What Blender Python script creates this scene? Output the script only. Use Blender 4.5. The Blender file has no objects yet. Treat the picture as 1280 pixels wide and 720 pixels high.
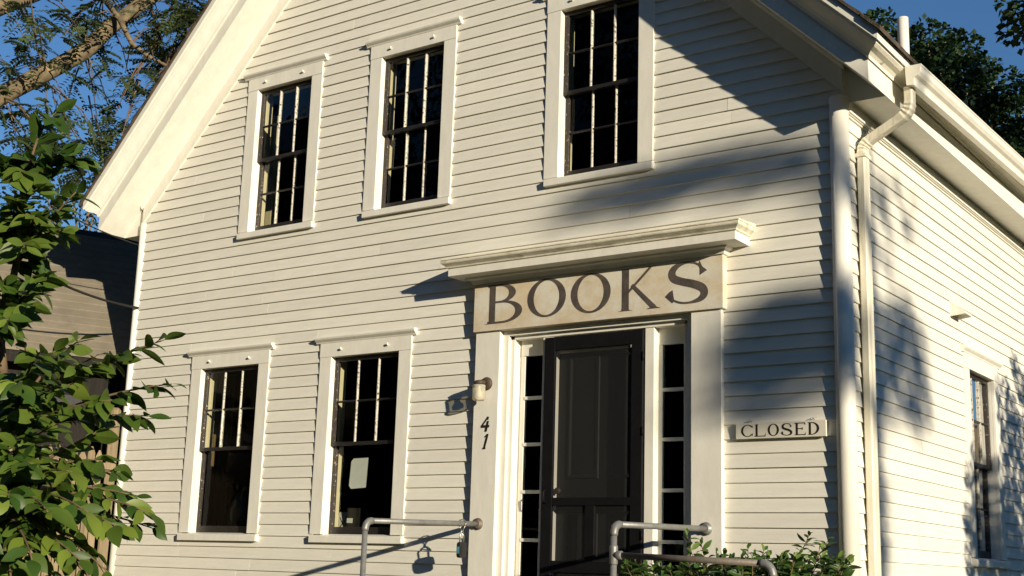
import bpy, bmesh, math, random
from mathutils import Vector, Matrix
R = math.radians
rnd = random.Random(41)
scene = bpy.context.scene
COL = scene.collection

# ---------------------------------------------------------------- camera
YAW, PITCH, ROLL = -0.621906924, 0.214266729, 0.0310081618
CAM = Vector((3.4331232, -9.06805815, 1.6))
_f = Vector((math.sin(YAW) * math.cos(PITCH), math.cos(YAW) * math.cos(PITCH), math.sin(PITCH)))
_r = Vector((math.cos(YAW), -math.sin(YAW), 0))
_u = _r.cross(_f)
CR = math.cos(ROLL) * _r + math.sin(ROLL) * _u
CU = -math.sin(ROLL) * _r + math.cos(ROLL) * _u
cam_d = bpy.data.cameras.new('camera')
cam = bpy.data.objects.new('camera', cam_d)
COL.objects.link(cam)
M3 = Matrix((CR, CU, -_f)).transposed()
cam.matrix_world = Matrix.Translation(CAM) @ M3.to_4x4()
cam_d.sensor_width = 36.0
cam_d.lens = 1622.08 / 1280 * 36.0
cam_d.clip_start = 0.05
cam_d.clip_end = 2000
scene.camera = cam

def at(px, py, dist):
    """world point seen at photo pixel (1280x720) at a horizontal distance from the camera"""
    d = _f + CR * ((px - 640) / 1622.08) - CU * ((py - 360) / 1622.08)
    return CAM + d * (dist / math.hypot(d.x, d.y))

# ---------------------------------------------------------------- light
SUN = Vector((2.3, -1.0, 0.5)).normalized()          # towards the sun
el = math.asin(SUN.z)
rotz = math.atan2(SUN.x, SUN.y)
w = bpy.data.worlds.new('World')
scene.world = w
w.use_nodes = True
nt = w.node_tree
sky = nt.nodes.new('ShaderNodeTexSky')
sky.sky_type = 'NISHITA'
sky.sun_disc = False
sky.sun_elevation = el
sky.sun_rotation = rotz
sky.altitude = 0
sky.air_density = 1.0
sky.dust_density = 0.0
sky.ozone_density = 5.0
nt.links.new(sky.outputs[0], nt.nodes['Background'].inputs[0])
nt.nodes['Background'].inputs[1].default_value = 0.092
sd = bpy.data.lights.new('sun', 'SUN')
sd.energy = 5.0
sd.angle = R(0.53)
sd.color = (1.0, 0.885, 0.685)
so = bpy.data.objects.new('sun', sd)
COL.objects.link(so)
so.rotation_euler = (-SUN).to_track_quat('-Z', 'Y').to_euler()
so.location = (30, -15, 20)
scene.view_settings.view_transform = 'Standard'
scene.view_settings.look = 'None'
scene.view_settings.exposure = 0.43
scene.view_settings.gamma = 1.0
scene.cycles.max_bounces = 6
scene.cycles.transparent_max_bounces = 24

# ---------------------------------------------------------------- materials
def mat(name, col, rough=0.6, spec=0.4, var=0.06, scale=6.0, stretch=(1, 1, 1), bump=0.0, bscale=60.0,
        col2=None, mask=None, metal=0.0, rand=0.0):
    m = bpy.data.materials.new(name)
    m.use_nodes = True
    n, l = m.node_tree.nodes, m.node_tree.links
    b = n['Principled BSDF']
    b.inputs['Roughness'].default_value = rough
    b.inputs['Specular IOR Level'].default_value = spec
    b.inputs['Metallic'].default_value = metal
    tc = n.new('ShaderNodeTexCoord')
    mp = n.new('ShaderNodeMapping')
    mp.inputs['Scale'].default_value = stretch
    l.new(tc.outputs['Object'], mp.inputs[0])
    nz = n.new('ShaderNodeTexNoise')
    nz.inputs['Scale'].default_value = scale
    nz.inputs['Detail'].default_value = 6
    nz.inputs['Roughness'].default_value = 0.65
    l.new(mp.outputs[0], nz.inputs['Vector'])
    rp = n.new('ShaderNodeValToRGB')
    c = Vector(col)
    d = [max(0, x * (1 - var * 1.6)) for x in c]
    e = [min(1, x * (1 + var)) for x in c]
    rp.color_ramp.elements[0].position = 0.3
    rp.color_ramp.elements[1].position = 0.7
    rp.color_ramp.elements[0].color = (*d, 1)
    rp.color_ramp.elements[1].color = (*e, 1)
    l.new(nz.outputs['Fac'], rp.inputs[0])
    out = rp.outputs[0]
    if col2:                                   # patches of wear with a shape of their own
        sc, lo, hi = mask
        n2 = n.new('ShaderNodeTexNoise')
        n2.inputs['Scale'].default_value = sc
        n2.inputs['Detail'].default_value = 8
        n2.inputs['Roughness'].default_value = 0.7
        l.new(mp.outputs[0], n2.inputs['Vector'])
        r2 = n.new('ShaderNodeValToRGB')
        r2.color_ramp.elements[0].position = lo
        r2.color_ramp.elements[1].position = hi
        l.new(n2.outputs['Fac'], r2.inputs[0])
        mx = n.new('ShaderNodeMixRGB')
        l.new(r2.outputs[0], mx.inputs[0])
        l.new(out, mx.inputs[1])
        mx.inputs[2].default_value = (*col2, 1)
        out = mx.outputs[0]
    if rand:
        oi = n.new('ShaderNodeObjectInfo')
        mr = n.new('ShaderNodeMapRange')
        mr.inputs['To Min'].default_value = 1 - rand
        mr.inputs['To Max'].default_value = 1 + rand * 0.6
        l.new(oi.outputs['Random'], mr.inputs['Value'])
        hs = n.new('ShaderNodeHueSaturation')
        l.new(mr.outputs[0], hs.inputs['Value'])
        l.new(out, hs.inputs['Color'])
        out = hs.outputs[0]
    l.new(out, b.inputs['Base Color'])
    if bump:
        n3 = n.new('ShaderNodeTexNoise')
        n3.inputs['Scale'].default_value = bscale
        n3.inputs['Detail'].default_value = 4
        l.new(mp.outputs[0], n3.inputs['Vector'])
        bp = n.new('ShaderNodeBump')
        bp.inputs['Strength'].default_value = bump
        bp.inputs['Distance'].default_value = 0.01
        l.new(n3.outputs['Fac'], bp.inputs['Height'])
        l.new(bp.outputs[0], b.inputs['Normal'])
    return m

def leafmat(name, col, col2, trans=0.35, rand=0.25):
    m = bpy.data.materials.new(name)
    m.use_nodes = True
    n, l = m.node_tree.nodes, m.node_tree.links
    b = n['Principled BSDF']
    b.inputs['Roughness'].default_value = 0.45
    b.inputs['Specular IOR Level'].default_value = 0.35
    tc = n.new('ShaderNodeTexCoord')
    nz = n.new('ShaderNodeTexNoise')
    nz.inputs['Scale'].default_value = 1.7
    nz.inputs['Detail'].default_value = 5
    oi = n.new('ShaderNodeObjectInfo')
    add = n.new('ShaderNodeVectorMath')
    l.new(tc.outputs['Object'], add.inputs[0])
    l.new(oi.outputs['Random'], add.inputs[1])
    l.new(add.outputs[0], nz.inputs['Vector'])
    mm = n.new('ShaderNodeMath')
    mm.operation = 'ADD'
    m2 = n.new('ShaderNodeMath')
    m2.operation = 'MULTIPLY_ADD'
    m2.inputs[1].default_value = rand * 2
    m2.inputs[2].default_value = -rand
    l.new(oi.outputs['Random'], m2.inputs[0])
    l.new(nz.outputs['Fac'], mm.inputs[0])
    l.new(m2.outputs[0], mm.inputs[1])
    rp = n.new('ShaderNodeValToRGB')
    rp.color_ramp.elements[0].position = 0.3
    rp.color_ramp.elements[1].position = 0.75
    rp.color_ramp.elements[0].color = (*col, 1)
    rp.color_ramp.elements[1].color = (*col2, 1)
    l.new(mm.outputs[0], rp.inputs[0])
    l.new(rp.outputs[0], b.inputs['Base Color'])
    t = n.new('ShaderNodeBsdfTranslucent')
    l.new(rp.outputs[0], t.inputs[0])
    mx = n.new('ShaderNodeMixShader')
    mx.inputs[0].default_value = trans
    l.new(b.outputs[0], mx.inputs[1])
    l.new(t.outputs[0], mx.inputs[2])
    l.new(mx.outputs[0], n['Material Output'].inputs[0])
    return m

PAINT = (0.74, 0.715, 0.63)
M = {}
M['siding'] = mat('siding_paint', PAINT, 0.6, 0.3, 0.05, 3.0, (1, 1, 9), 0.14, 40, rand=0.06,
                  col2=(0.52, 0.48, 0.39), mask=(6, 0.61, 0.80))
M['trim'] = mat('trim_paint', (0.76, 0.735, 0.65), 0.5, 0.35, 0.05, 4.0, (3, 3, 1), 0.10, 45,
                col2=(0.55, 0.50, 0.40), mask=(9, 0.68, 0.82))
M['mossy_trim'] = mat('mossy_trim_paint', (0.74, 0.69, 0.55), 0.7, 0.2, 0.12, 7.0, (1, 3, 3), 0.25, 50,
                      col2=(0.34, 0.31, 0.19), mask=(5, 0.50, 0.72))
M['peel'] = mat('peeling_paint', (0.80, 0.76, 0.64), 0.7, 0.2, 0.05, 5.0, (1, 1, 1), 0.3, 70,
                col2=(0.36, 0.31, 0.24), mask=(9, 0.64, 0.66))
M['muntin'] = mat('chipped_muntin_paint', (0.50, 0.47, 0.40), 0.6, 0.3, 0.15, 30.0, (1, 1, 1), 0.4, 80,
                  col2=(0.05, 0.035, 0.025), mask=(42, 0.54, 0.60))
M['stile'] = mat('chipped_sash_paint', (0.035, 0.028, 0.024), 0.5, 0.4, 0.2, 30.0, (1, 1, 1), 0.4, 80,
                 col2=(0.62, 0.54, 0.40), mask=(38, 0.60, 0.66))
M['sash'] = mat('black_sash_paint', (0.02, 0.017, 0.016), 0.4, 0.45, 0.2, 20.0, (1, 1, 1), 0.15, 60,
                col2=(0.32, 0.28, 0.22), mask=(30, 0.70, 0.76))
M['black'] = mat('black_door_paint', (0.007, 0.007, 0.008), 0.6, 0.15, 0.2, 10.0, (1, 1, 1), 0.08, 50)
M['door'] = mat('dark_door_paint', (0.014, 0.015, 0.014), 0.5, 0.25, 0.15, 4.0, (3, 3, 1), 0.08, 40)
M['dark'] = mat('dark_interior', (0.045, 0.035, 0.025), 0.9, 0.1, 0.3, 3.0)
M['jamb'] = mat('interior_jamb_paint', (0.56, 0.49, 0.33), 0.6, 0.3, 0.05, 6.0)
M['sign'] = mat('sign_paint', (0.60, 0.50, 0.35), 0.65, 0.25, 0.08, 3.0, (1, 1, 1.4), 0.15, 60,
                col2=(0.66, 0.63, 0.54), mask=(2.6, 0.40, 0.60))
M['closed'] = mat('closed_sign_paint', (0.66, 0.62, 0.52), 0.6, 0.3, 0.06, 8.0)
M['letter'] = mat('letter_paint', (0.080, 0.068, 0.062), 0.7, 0.2, 0.25, 14.0, col2=(0.13, 0.10, 0.08), mask=(8, 0.45, 0.75))
M['ink'] = mat('black_letter_paint', (0.022, 0.018, 0.016), 0.5, 0.3, 0.2, 20.0)
M['galv'] = mat('galvanised_pipe', (0.235, 0.235, 0.225), 0.48, 0.5, 0.16, 12.0, (1, 1, 1), 0.15, 90, metal=0.35,
                col2=(0.17, 0.105, 0.06), mask=(6, 0.60, 0.78))
M['rust'] = mat('rusty_pipe', (0.19, 0.165, 0.14), 0.6, 0.4, 0.2, 14.0, (1, 1, 1), 0.2, 90, metal=0.25,
                col2=(0.15, 0.09, 0.058), mask=(7, 0.5, 0.66))
M['gutter'] = mat('gutter_paint', (0.78, 0.745, 0.64), 0.35, 0.5, 0.06, 5.0, (1, 1, 1), 0.03, 30,
                  col2=(0.5, 0.46, 0.38), mask=(7, 0.62, 0.80))
M['spout'] = mat('downspout_paint', (0.74, 0.69, 0.55), 0.42, 0.5, 0.10, 5.0, (6, 6, 0.6), 0.06, 30,
                 col2=(0.47, 0.43, 0.34), mask=(4, 0.52, 0.70))
M['pvc'] = mat('vent_pipe_plastic', (0.74, 0.70, 0.62), 0.4, 0.4, 0.05, 5.0, (4, 4, 0.4))
M['shingle'] = mat('roof_shingles', (0.085, 0.066, 0.050), 0.9, 0.15, 0.35, 9.0, (1, 1, 1), 0.6, 60)
M['bronze'] = mat('bronze_fixture', (0.085, 0.058, 0.04), 0.6, 0.35, 0.2, 20.0, metal=0.3)
M['lockbody'] = mat('lock_plastic', (0.015, 0.015, 0.017), 0.35, 0.5, 0.1, 20.0)
M['teal'] = mat('teal_keypad', (0.06, 0.25, 0.30), 0.4, 0.5, 0.1, 30.0)
M['steel'] = mat('shackle_steel', (0.45, 0.43, 0.38), 0.35, 0.5, 0.1, 30.0, metal=0.8)
M['paper'] = mat('paper', (0.62, 0.63, 0.62), 0.8, 0.1, 0.04, 8.0)
M['shade'] = mat('lamp_shade_cloth', (0.07, 0.042, 0.028), 0.9, 0.1, 0.15, 20.0)
M['curtain'] = mat('brown_curtain_cloth', (0.16, 0.105, 0.05), 0.9, 0.1, 0.2, 8.0, (6, 6, 0.5))
M['lampbase'] = mat('lamp_base_glaze', (0.012, 0.028, 0.022), 0.35, 0.4, 0.2, 12.0)
M['nroof'] = mat('grey_asphalt_shingles', (0.20, 0.172, 0.132), 0.95, 0.1, 0.16, 5.0, (1, 1, 1), 0.5, 60,
                 col2=(0.19, 0.165, 0.12), mask=(1.4, 0.45, 0.70), rand=0.06)
M['nwall'] = mat('shade_dark_boards', (0.018, 0.015, 0.013), 0.8, 0.2, 0.3, 5.0, (6, 6, 0.6), 0.3, 30)  # near-black colour stands in for the shade below the outbuilding eave
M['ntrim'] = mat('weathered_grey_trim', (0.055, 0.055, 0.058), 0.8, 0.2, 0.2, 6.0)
M['fence'] = mat('weathered_cedar', (0.27, 0.205, 0.125), 0.85, 0.2, 0.20, 4.0, (9, 9, 0.7), 0.4, 40,
                 col2=(0.12, 0.095, 0.065), mask=(3, 0.5, 0.75), rand=0.15)
M['bark'] = mat('grey_brown_bark', (0.20, 0.155, 0.095), 0.9, 0.15, 0.35, 7.0, (1, 1, 1), 1.0, 26,
                col2=(0.10, 0.075, 0.048), mask=(6, 0.50, 0.68))
M['twig'] = mat('twig_bark', (0.16, 0.11, 0.065), 0.8, 0.2, 0.25, 20.0)
M['grass'] = mat('lawn', (0.035, 0.058, 0.018), 0.9, 0.1, 0.35, 3.0, bump=0.6, bscale=30)
M['soil'] = mat('gravel_path', (0.09, 0.078, 0.062), 0.95, 0.1, 0.25, 12.0, bump=0.6, bscale=60)
M['stone'] = mat('granite_foundation', (0.22, 0.205, 0.185), 0.85, 0.2, 0.2, 8.0, bump=0.4, bscale=30)
M['deck'] = mat('grey_deck_boards', (0.10, 0.09, 0.078), 0.8, 0.2, 0.2, 5.0, (1, 8, 1), 0.2, 30)
M['wire'] = mat('black_cable', (0.012, 0.012, 0.012), 0.6, 0.3, 0.1, 10.0)
M['leaf_shrub'] = leafmat('shrub_leaf', (0.045, 0.095, 0.014), (0.20, 0.265, 0.036), 0.34, 0.38)
M['leaf_bed'] = leafmat('bed_shrub_leaf', (0.045, 0.095, 0.018), (0.16, 0.235, 0.042), 0.30, 0.38)
M['leaf_locust'] = leafmat('locust_leaf', (0.028, 0.050, 0.020), (0.085, 0.115, 0.040), 0.25)
M['leaf_sky_block'] = leafmat('sky_block_foliage', (0.010, 0.018, 0.008), (0.028, 0.042, 0.014), 0.1)  # extra dark, so the added sky-blocking trees bounce little light
M['leaf_maple'] = leafmat('maple_leaf', (0.024, 0.050, 0.014), (0.085, 0.130, 0.032), 0.24)

def glassmat(name, tint, refl):
    m = bpy.data.materials.new(name)
    m.use_nodes = True
    n, l = m.node_tree.nodes, m.node_tree.links
    n.remove(n['Principled BSDF'])
    tr = n.new('ShaderNodeBsdfTransparent')
    tr.inputs[0].default_value = (*tint, 1)
    g = n.new('ShaderNodeBsdfGlossy')
    g.inputs['Roughness'].default_value = 0.02
    nz = n.new('ShaderNodeTexNoise')
    nz.inputs['Scale'].default_value = 3.5
    tc = n.new('ShaderNodeTexCoord')
    l.new(tc.outputs['Object'], nz.inputs['Vector'])
    bp = n.new('ShaderNodeBump')
    bp.inputs['Strength'].default_value = 0.25
    bp.inputs['Distance'].default_value = 0.02
    l.new(nz.outputs['Fac'], bp.inputs['Height'])
    l.new(bp.outputs[0], g.inputs['Normal'])
    fr = n.new('ShaderNodeFresnel')
    fr.inputs['IOR'].default_value = refl
    mx = n.new('ShaderNodeMixShader')
    l.new(fr.outputs[0], mx.inputs[0])
    l.new(tr.outputs[0], mx.inputs[1])
    l.new(g.outputs[0], mx.inputs[2])
    l.new(mx.outputs[0], n['Material Output'].inputs[0])
    return m
M['glass'] = glassmat('old_window_glass', (0.84, 0.86, 0.80), 1.21)

def jarmat():
    m = glassmat('lamp_jar_glass', (0.9, 0.86, 0.72), 1.4)
    n, l = m.node_tree.nodes, m.node_tree.links
    src = n['Material Output'].inputs[0].links[0].from_socket
    d = n.new('ShaderNodeBsdfDiffuse'); d.inputs[0].default_value = (0.75, 0.70, 0.56, 1)
    mx = n.new('ShaderNodeMixShader'); mx.inputs[0].default_value = 0.45
    l.new(src, mx.inputs[1]); l.new(d.outputs[0], mx.inputs[2])
    l.new(mx.outputs[0], n['Material Output'].inputs[0])
    return m
M['jar'] = jarmat()

def screenmat():
    m = bpy.data.materials.new('insect_screen')
    m.use_nodes = True
    n, l = m.node_tree.nodes, m.node_tree.links
    b = n['Principled BSDF']
    b.inputs['Base Color'].default_value = (0.018, 0.018, 0.018, 1)
    b.inputs['Roughness'].default_value = 0.7
    tr = n.new('ShaderNodeBsdfTransparent')
    mx = n.new('ShaderNodeMixShader')
    mx.inputs[0].default_value = 0.42
    l.new(tr.outputs[0], mx.inputs[1])
    l.new(b.outputs[0], mx.inputs[2])
    l.new(mx.outputs[0], n['Material Output'].inputs[0])
    return m
M['screen'] = screenmat()

# ---------------------------------------------------------------- mesh helpers
class MB:
    def __init__(s):
        s.v = []; s.f = []; s.smooth = []
    def face(s, pts, smooth=False):
        i = len(s.v)
        s.v += [tuple(p) for p in pts]
        s.f.append(tuple(range(i, i + len(pts)))); s.smooth.append(smooth)
        return s
    def box(s, x0, x1, y0, y1, z0, z1):
        i = len(s.v)
        s.v += [(x0, y0, z0), (x1, y0, z0), (x1, y1, z0), (x0, y1, z0), (x0, y0, z1), (x1, y0, z1), (x1, y1, z1), (x0, y1, z1)]
        for q in ((0, 3, 2, 1), (4, 5, 6, 7), (0, 1, 5, 4), (1, 2, 6, 5), (2, 3, 7, 6), (3, 0, 4, 7)):
            s.f.append(tuple(i + k for k in q)); s.smooth.append(False)
        return s
    def loft(s, rings, caps=True, smooth=False, closed=True):
        i = len(s.v); n = len(rings[0])
        for r in rings: s.v += [tuple(p) for p in r]
        for a in range(len(rings) - 1):
            for k in range(n if closed else n - 1):
                b = (k + 1) % n
                s.f.append((i + a * n + k, i + a * n + b, i + (a + 1) * n + b, i + (a + 1) * n + k)); s.smooth.append(smooth)
        if caps:
            s.f.append(tuple(i + k for k in reversed(range(n)))); s.smooth.append(False)
            e = i + (len(rings) - 1) * n
            s.f.append(tuple(e + k for k in range(n))); s.smooth.append(False)
        return s
    def tube(s, pts, rad, n=12, caps=True, smooth=True):
        pts = [Vector(p) for p in pts]
        if not isinstance(rad, (list, tuple)): rad = [rad] * len(pts)
        rings = []; ref = None
        for k, p in enumerate(pts):
            a = pts[max(k - 1, 0)]; b = pts[min(k + 1, len(pts) - 1)]
            t = (b - a).normalized()
            if ref is None:
                ref = Vector((0, 0, 1)) if abs(t.z) < 0.9 else Vector((1, 0, 0))
            u = (ref - t * ref.dot(t)).normalized(); ref = u
            v = t.cross(u)
            rings.append([p + (u * math.cos(2 * math.pi * j / n) + v * math.sin(2 * math.pi * j / n)) * rad[k] for j in range(n)])
        return s.loft(rings, caps, smooth)
    def lathe(s, c, prof, axis='z', n=20):
        rings = []
        for r, h in prof:
            ring = []
            for j in range(n):
                a = 2 * math.pi * j / n
                if axis == 'z': ring.append((c[0] + r * math.cos(a), c[1] + r * math.sin(a), c[2] + h))
                else: ring.append((c[0] + r * math.cos(a), c[1] - h, c[2] + r * math.sin(a)))
            rings.append(ring)
        return s.loft(rings, True, True)
    def build(s, name, m, parent=None, bevel=0.0):
        me = bpy.data.meshes.new(name)
        me.from_pydata(s.v, [], s.f)
        me.polygons.foreach_set('use_smooth', s.smooth)
        bm = bmesh.new(); bm.from_mesh(me)
        bmesh.ops.recalc_face_normals(bm, faces=bm.faces[:])
        bm.to_mesh(me); bm.free()
        me.materials.append(M[m])
        o = bpy.data.objects.new(name, me)
        COL.objects.link(o)
        if parent is not None: put(o, parent)
        if bevel:
            b = o.modifiers.new('bevel', 'BEVEL'); b.width = bevel; b.segments = 2; b.limit_method = 'ANGLE'
        return o

WORLD_LOC = {}
def wloc(o):
    v = Vector(o.location)
    while o.parent: o = o.parent; v += Vector(o.location)
    return v
def put(o, parent):
    """parent o, keeping its world place (no parent here is rotated)"""
    o.parent = parent
    o.location = Vector(o.location) - wloc(parent)
def thing(name, label, cat, loc=(0, 0, 0), group=None):
    o = bpy.data.objects.new(name, None)
    o.empty_display_size = 0.2
    o.location = loc
    COL.objects.link(o)
    return tag(o, label, cat, group)
def tag(o, label=None, cat=None, group=None, kind=None):
    if label: o['label'] = label
    if cat: o['category'] = cat
    if group: o['group'] = group
    if kind: o['kind'] = kind
    return o
def B(x0, x1, y0, y1, z0, z1): return MB().box(x0, x1, y0, y1, z0, z1)

# ================================================================ ground
def ground():
    m = MB(); N = 24; S = 600.0
    for i in range(N):
        for j in range(N):
            xs = [((k / N) * 2 - 1) for k in (i, i + 1)]; ys = [((k / N) * 2 - 1) for k in (j, j + 1)]
            q = lambda t: S * t * abs(t)
            m.face([(q(xs[0]), q(ys[0]), 0), (q(xs[1]), q(ys[0]), 0), (q(xs[1]), q(ys[1]), 0), (q(xs[0]), q(ys[1]), 0)])
    tag(m.build('ground', 'grass'), kind='structure')
    p = B(-3.4, -1.0, -14, -2.7, -0.05, 0.004)
    p.box(-1.0, 8.0, -14, -9.6, -0.05, 0.005)
    tag(p.build('path', 'soil'), kind='structure')
ground()

# ================================================================ the bookshop house
XC = -4.25                     # ridge line
LX = -8.17                     # left wall
SLOPE = {1: (5.248, 0.978), -1: (5.269, 1.055)}   # frieze line at the wall corner and roof pitch, right and left side
DEEP = 9.0
ZB = 0.75                      # bottom of the siding
house = thing('bookshop_house', 'white clapboard gabled house with black sash windows and a pillared doorway', 'house', (XC, 0, 0))

WIN = [(-6.46, -5.671, 4.968, 6.530, 6), (-4.717, -3.934, 4.968, 6.530, 6), (-2.596, -1.796, 4.968, 6.530, 6),
       (-6.997, -6.151, 1.878, 3.554, 1), (-5.157, -4.310, 1.878, 3.554, 1)]
SWIN = (2.875, 3.665, 1.835, 3.520)
DOOR = (-3.396, -1.012, 1.35, 4.20)

# ---- solid walls (sheathing behind the boards)
def holed(x0, x1, z0, z1, holes, y0, y1):
    m = MB()
    xs = sorted({x0, x1} | {h[0] for h in holes} | {h[1] for h in holes})
    for a, b in zip(xs, xs[1:]):
        mid = (a + b) / 2
        hs = sorted([(min(h[2], z1), min(h[3], z1)) for h in holes if h[0] < mid < h[1]])
        z = z0
        for ha, hb in hs:
            m.box(a, b, y0, y1, z, ha); z = hb
        if z1 - z > 1e-4: m.box(a, b, y0, y1, z, z1)
    return m
holes = [(w_[0] - .021, w_[1] + .021, w_[2] - .036, w_[3] + .021) for w_ in WIN] + [(-3.12, -1.29, 1.35, 3.63)]
# gable above 5.4 in rectangles under the rake plus the upper windows
def gable(y0, y1, hol):
    m = MB(); zs = [5.4 + 0.11 * k for k in range(44)]
    for a, b in zip(zs, zs[1:]):
        xl, xr = LX + (b - 0.18 - 5.269) / 1.055, -(b - 0.18 - 5.248) / 0.978
        if xl >= xr: break
        cuts = [(xl, xr)]
        for h in hol:
            if h[2] < b and h[3] > a:
                nc = []
                for c0, c1 in cuts:
                    if h[1] <= c0 or h[0] >= c1: nc.append((c0, c1))
                    else:
                        if h[0] > c0: nc.append((c0, h[0]))
                        if h[1] < c1: nc.append((h[1], c1))
                cuts = nc
        for c0, c1 in cuts: m.box(c0, c1, y0, y1, a, b)
    return m
up = [h for h in holes if h[2] > 4]
fw = holed(LX + 0.03, -0.03, 0.0, 5.4, holes, 0.002, 0.10)
g = gable(0.002, 0.10, up)
i0 = len(fw.v); fw.v += g.v; fw.f += [tuple(i0 + k for k in f) for f in g.f]; fw.smooth += g.smooth
front_wall = fw.build('front_wall', 'dark', house)
side = MB()
for q in ((0.10, SWIN[0] - .021, 0, 5.2), (SWIN[1] + .021, DEEP, 0, 5.2), (SWIN[0] - .021, SWIN[1] + .021, 0, SWIN[2] - .036), (SWIN[0] - .021, SWIN[1] + .021, SWIN[3] + .021, 5.2)):
    side.box(-0.10, -0.002, q[0], q[1], q[2], q[3])
side_wall = side.build('side_wall', 'dark', house)
lw = B(LX + 0.002, LX + 0.10, 0.10, DEEP, 0, 5.2).build('left_wall', 'siding', house)
B(LX + 0.102, LX + 0.112, 0.10, DEEP, 0, 5.3).build('room_lining', 'dark', house)
bw = B(LX, 0, DEEP, DEEP + 0.1, 0, 5.2)
gg = gable(DEEP, DEEP + 0.1, [])
bw.v += [(x, y, z - 0.2) for x, y, z in gg.v]; bw.f += [tuple(8 + k for k in f) for f in gg.f]; bw.smooth += gg.smooth
bw.build('back_wall', 'siding', house)
B(LX + 0.1, -0.1, 0.1, DEEP, 4.22, 4.42).build('upper_floor', 'dark', house)
B(LX + 0.1, -0.1, 0.1, DEEP, 1.20, 1.35).build('lower_floor', 'dark', house)
B(LX + 0.1, -0.1, 3.2, 3.3, 1.35, 4.22).build('inner_wall', 'dark', house)
B(LX + 0.1, -0.1, 3.2, 3.3, 4.42, 6.3).build('inner_wall', 'dark', house)
B(LX - 0.01, 0.0, -0.01, 0.0, 0, ZB).box(0, 0.01, -0.01, DEEP, 0, ZB).build('foundation', 'stone', house)

# ---- clapboards, each board its own piece
LAP, LZ0 = 0.1104, 1.857
mesh_cache = {}
def clap_mesh(L, zh, ta=0.0, tb=None):
    tb = zh if tb is None else tb
    key = (round(L, 3), round(zh, 3), round(ta, 3), round(tb, 3))
    if key in mesh_cache: return mesh_cache[key]
    m = MB()
    yf = lambda z: -0.0237 + (0.0237 - 0.006) * z / zh
    prof = [(yf(ta) + 0.0005, ta), (yf(ta + 0.003), ta + 0.003), (yf(tb), tb), (0.0, tb), (0.0, ta)]
    m.loft([[(0, y, z) for y, z in prof], [(L, y, z) for y, z in prof]])
    me = bpy.data.meshes.new('clapboard')
    me.from_pydata(m.v, [], m.f)
    bm = bmesh.new(); bm.from_mesh(me); bmesh.ops.recalc_face_normals(bm, faces=bm.faces[:]); bm.to_mesh(me); bm.free()
    me.materials.append(M['siding'])
    mesh_cache[key] = me
    return me
def spans(lo, hi, cuts):
    out = [(lo, hi)]
    for a, b in cuts:
        n = []
        for c, d in out:
            if b <= c or a >= d: n.append((c, d))
            else:
                if a > c: n.append((c, a))
                if b < d: n.append((b, d))
        out = n
    return [s for s in out if s[1] - s[0] > 0.02]
rest = MB()
def add_rest(x, y, z, L, zh, axis):
    prof = [(-0.0232, 0.0), (-0.0237, 0.003), (-0.006, zh), (0.0, zh), (0.0, 0.0)]
    if axis == 'x': rest.loft([[(x, y + a, z + b) for a, b in prof], [(x + L, y + a, z + b) for a, b in prof]])
    else: rest.loft([[(x - a, y, z + b) for a, b in prof], [(x - a, y + L, z + b) for a, b in prof]])
k0 = -int((LZ0 - ZB) / LAP)
for k in range(k0, 69):
    z = LZ0 + k * LAP; zt = z + LAP
    if z < 5.28: lo, hi = LX + 0.02, -0.02
    else:
        lo, hi = max(LX + 0.02, LX + (z - 0.10 - 5.269) / 1.055), min(-0.02, -(z - 0.10 - 5.248) / 0.978)
        if hi - lo < 0.4: break
    cuts = []
    for x0, x1, z0, z1, n in WIN:
        if zt > z0 - 0.085 and z < z1 + 0.190:
            e = 0.11 if z < z0 else (0.142 if zt < z1 + 0.12 else 0.145)
            cuts.append((x0 - e, x1 + e))
    if z < 4.20: cuts.append((-3.39, -1.02))
    if 1.25 < z < 7.75:
        for x0, x1, z0, z1, n in WIN:            # boards notched round the drip caps and sills
            c0, c1 = x0 - 0.205, x1 + 0.205
            if z < z1 + 0.200 < zt:
                cuts = [q for q in cuts if abs(q[0] - x0) > 0.3] + [(c0, c1)]
                ta, tb = z1 + 0.199 - z, LAP + 0.018
            elif z < z0 - 0.078 < zt:
                c0, c1 = x0 - 0.13, x1 + 0.16
                cuts = [q for q in cuts if abs(q[0] - x0) > 0.3] + [(c0, c1)]
                ta, tb = 0.0, z0 - 0.077 - z
            else: continue
            if tb - ta > 0.012:
                o = bpy.data.objects.new('clapboard', clap_mesh(c1 - c0 - 0.001, LAP + 0.018, ta, tb))
                o.location = (c0, 0, z)
                COL.objects.link(o); put(o, front_wall)
    for a, b in spans(lo, hi, cuts):
        # butt joints
        js = []
        if b - a > 2.6 and rnd.random() < 0.8:
            x = a + rnd.uniform(1.0, 2.2)
            while x < b - 0.7:
                js.append(x); x += rnd.uniform(1.9, 3.4)
        elif b - a > 1.2 and rnd.random() < 0.25: js = [a + (b - a) * rnd.uniform(0.3, 0.7)]
        xs = [a] + js + [b]
        for p, q in zip(xs, xs[1:]):
            if 1.25 < z < 7.75:
                o = bpy.data.objects.new('clapboard', clap_mesh(q - p - 0.0028, LAP + 0.018))
                o.location = (p, rnd.uniform(-0.0012, 0.0012), z + rnd.uniform(-0.0015, 0.0015))
                COL.objects.link(o); put(o, front_wall)
            else: add_rest(p, 0, z, q - p, LAP + 0.018, 'x')
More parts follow.
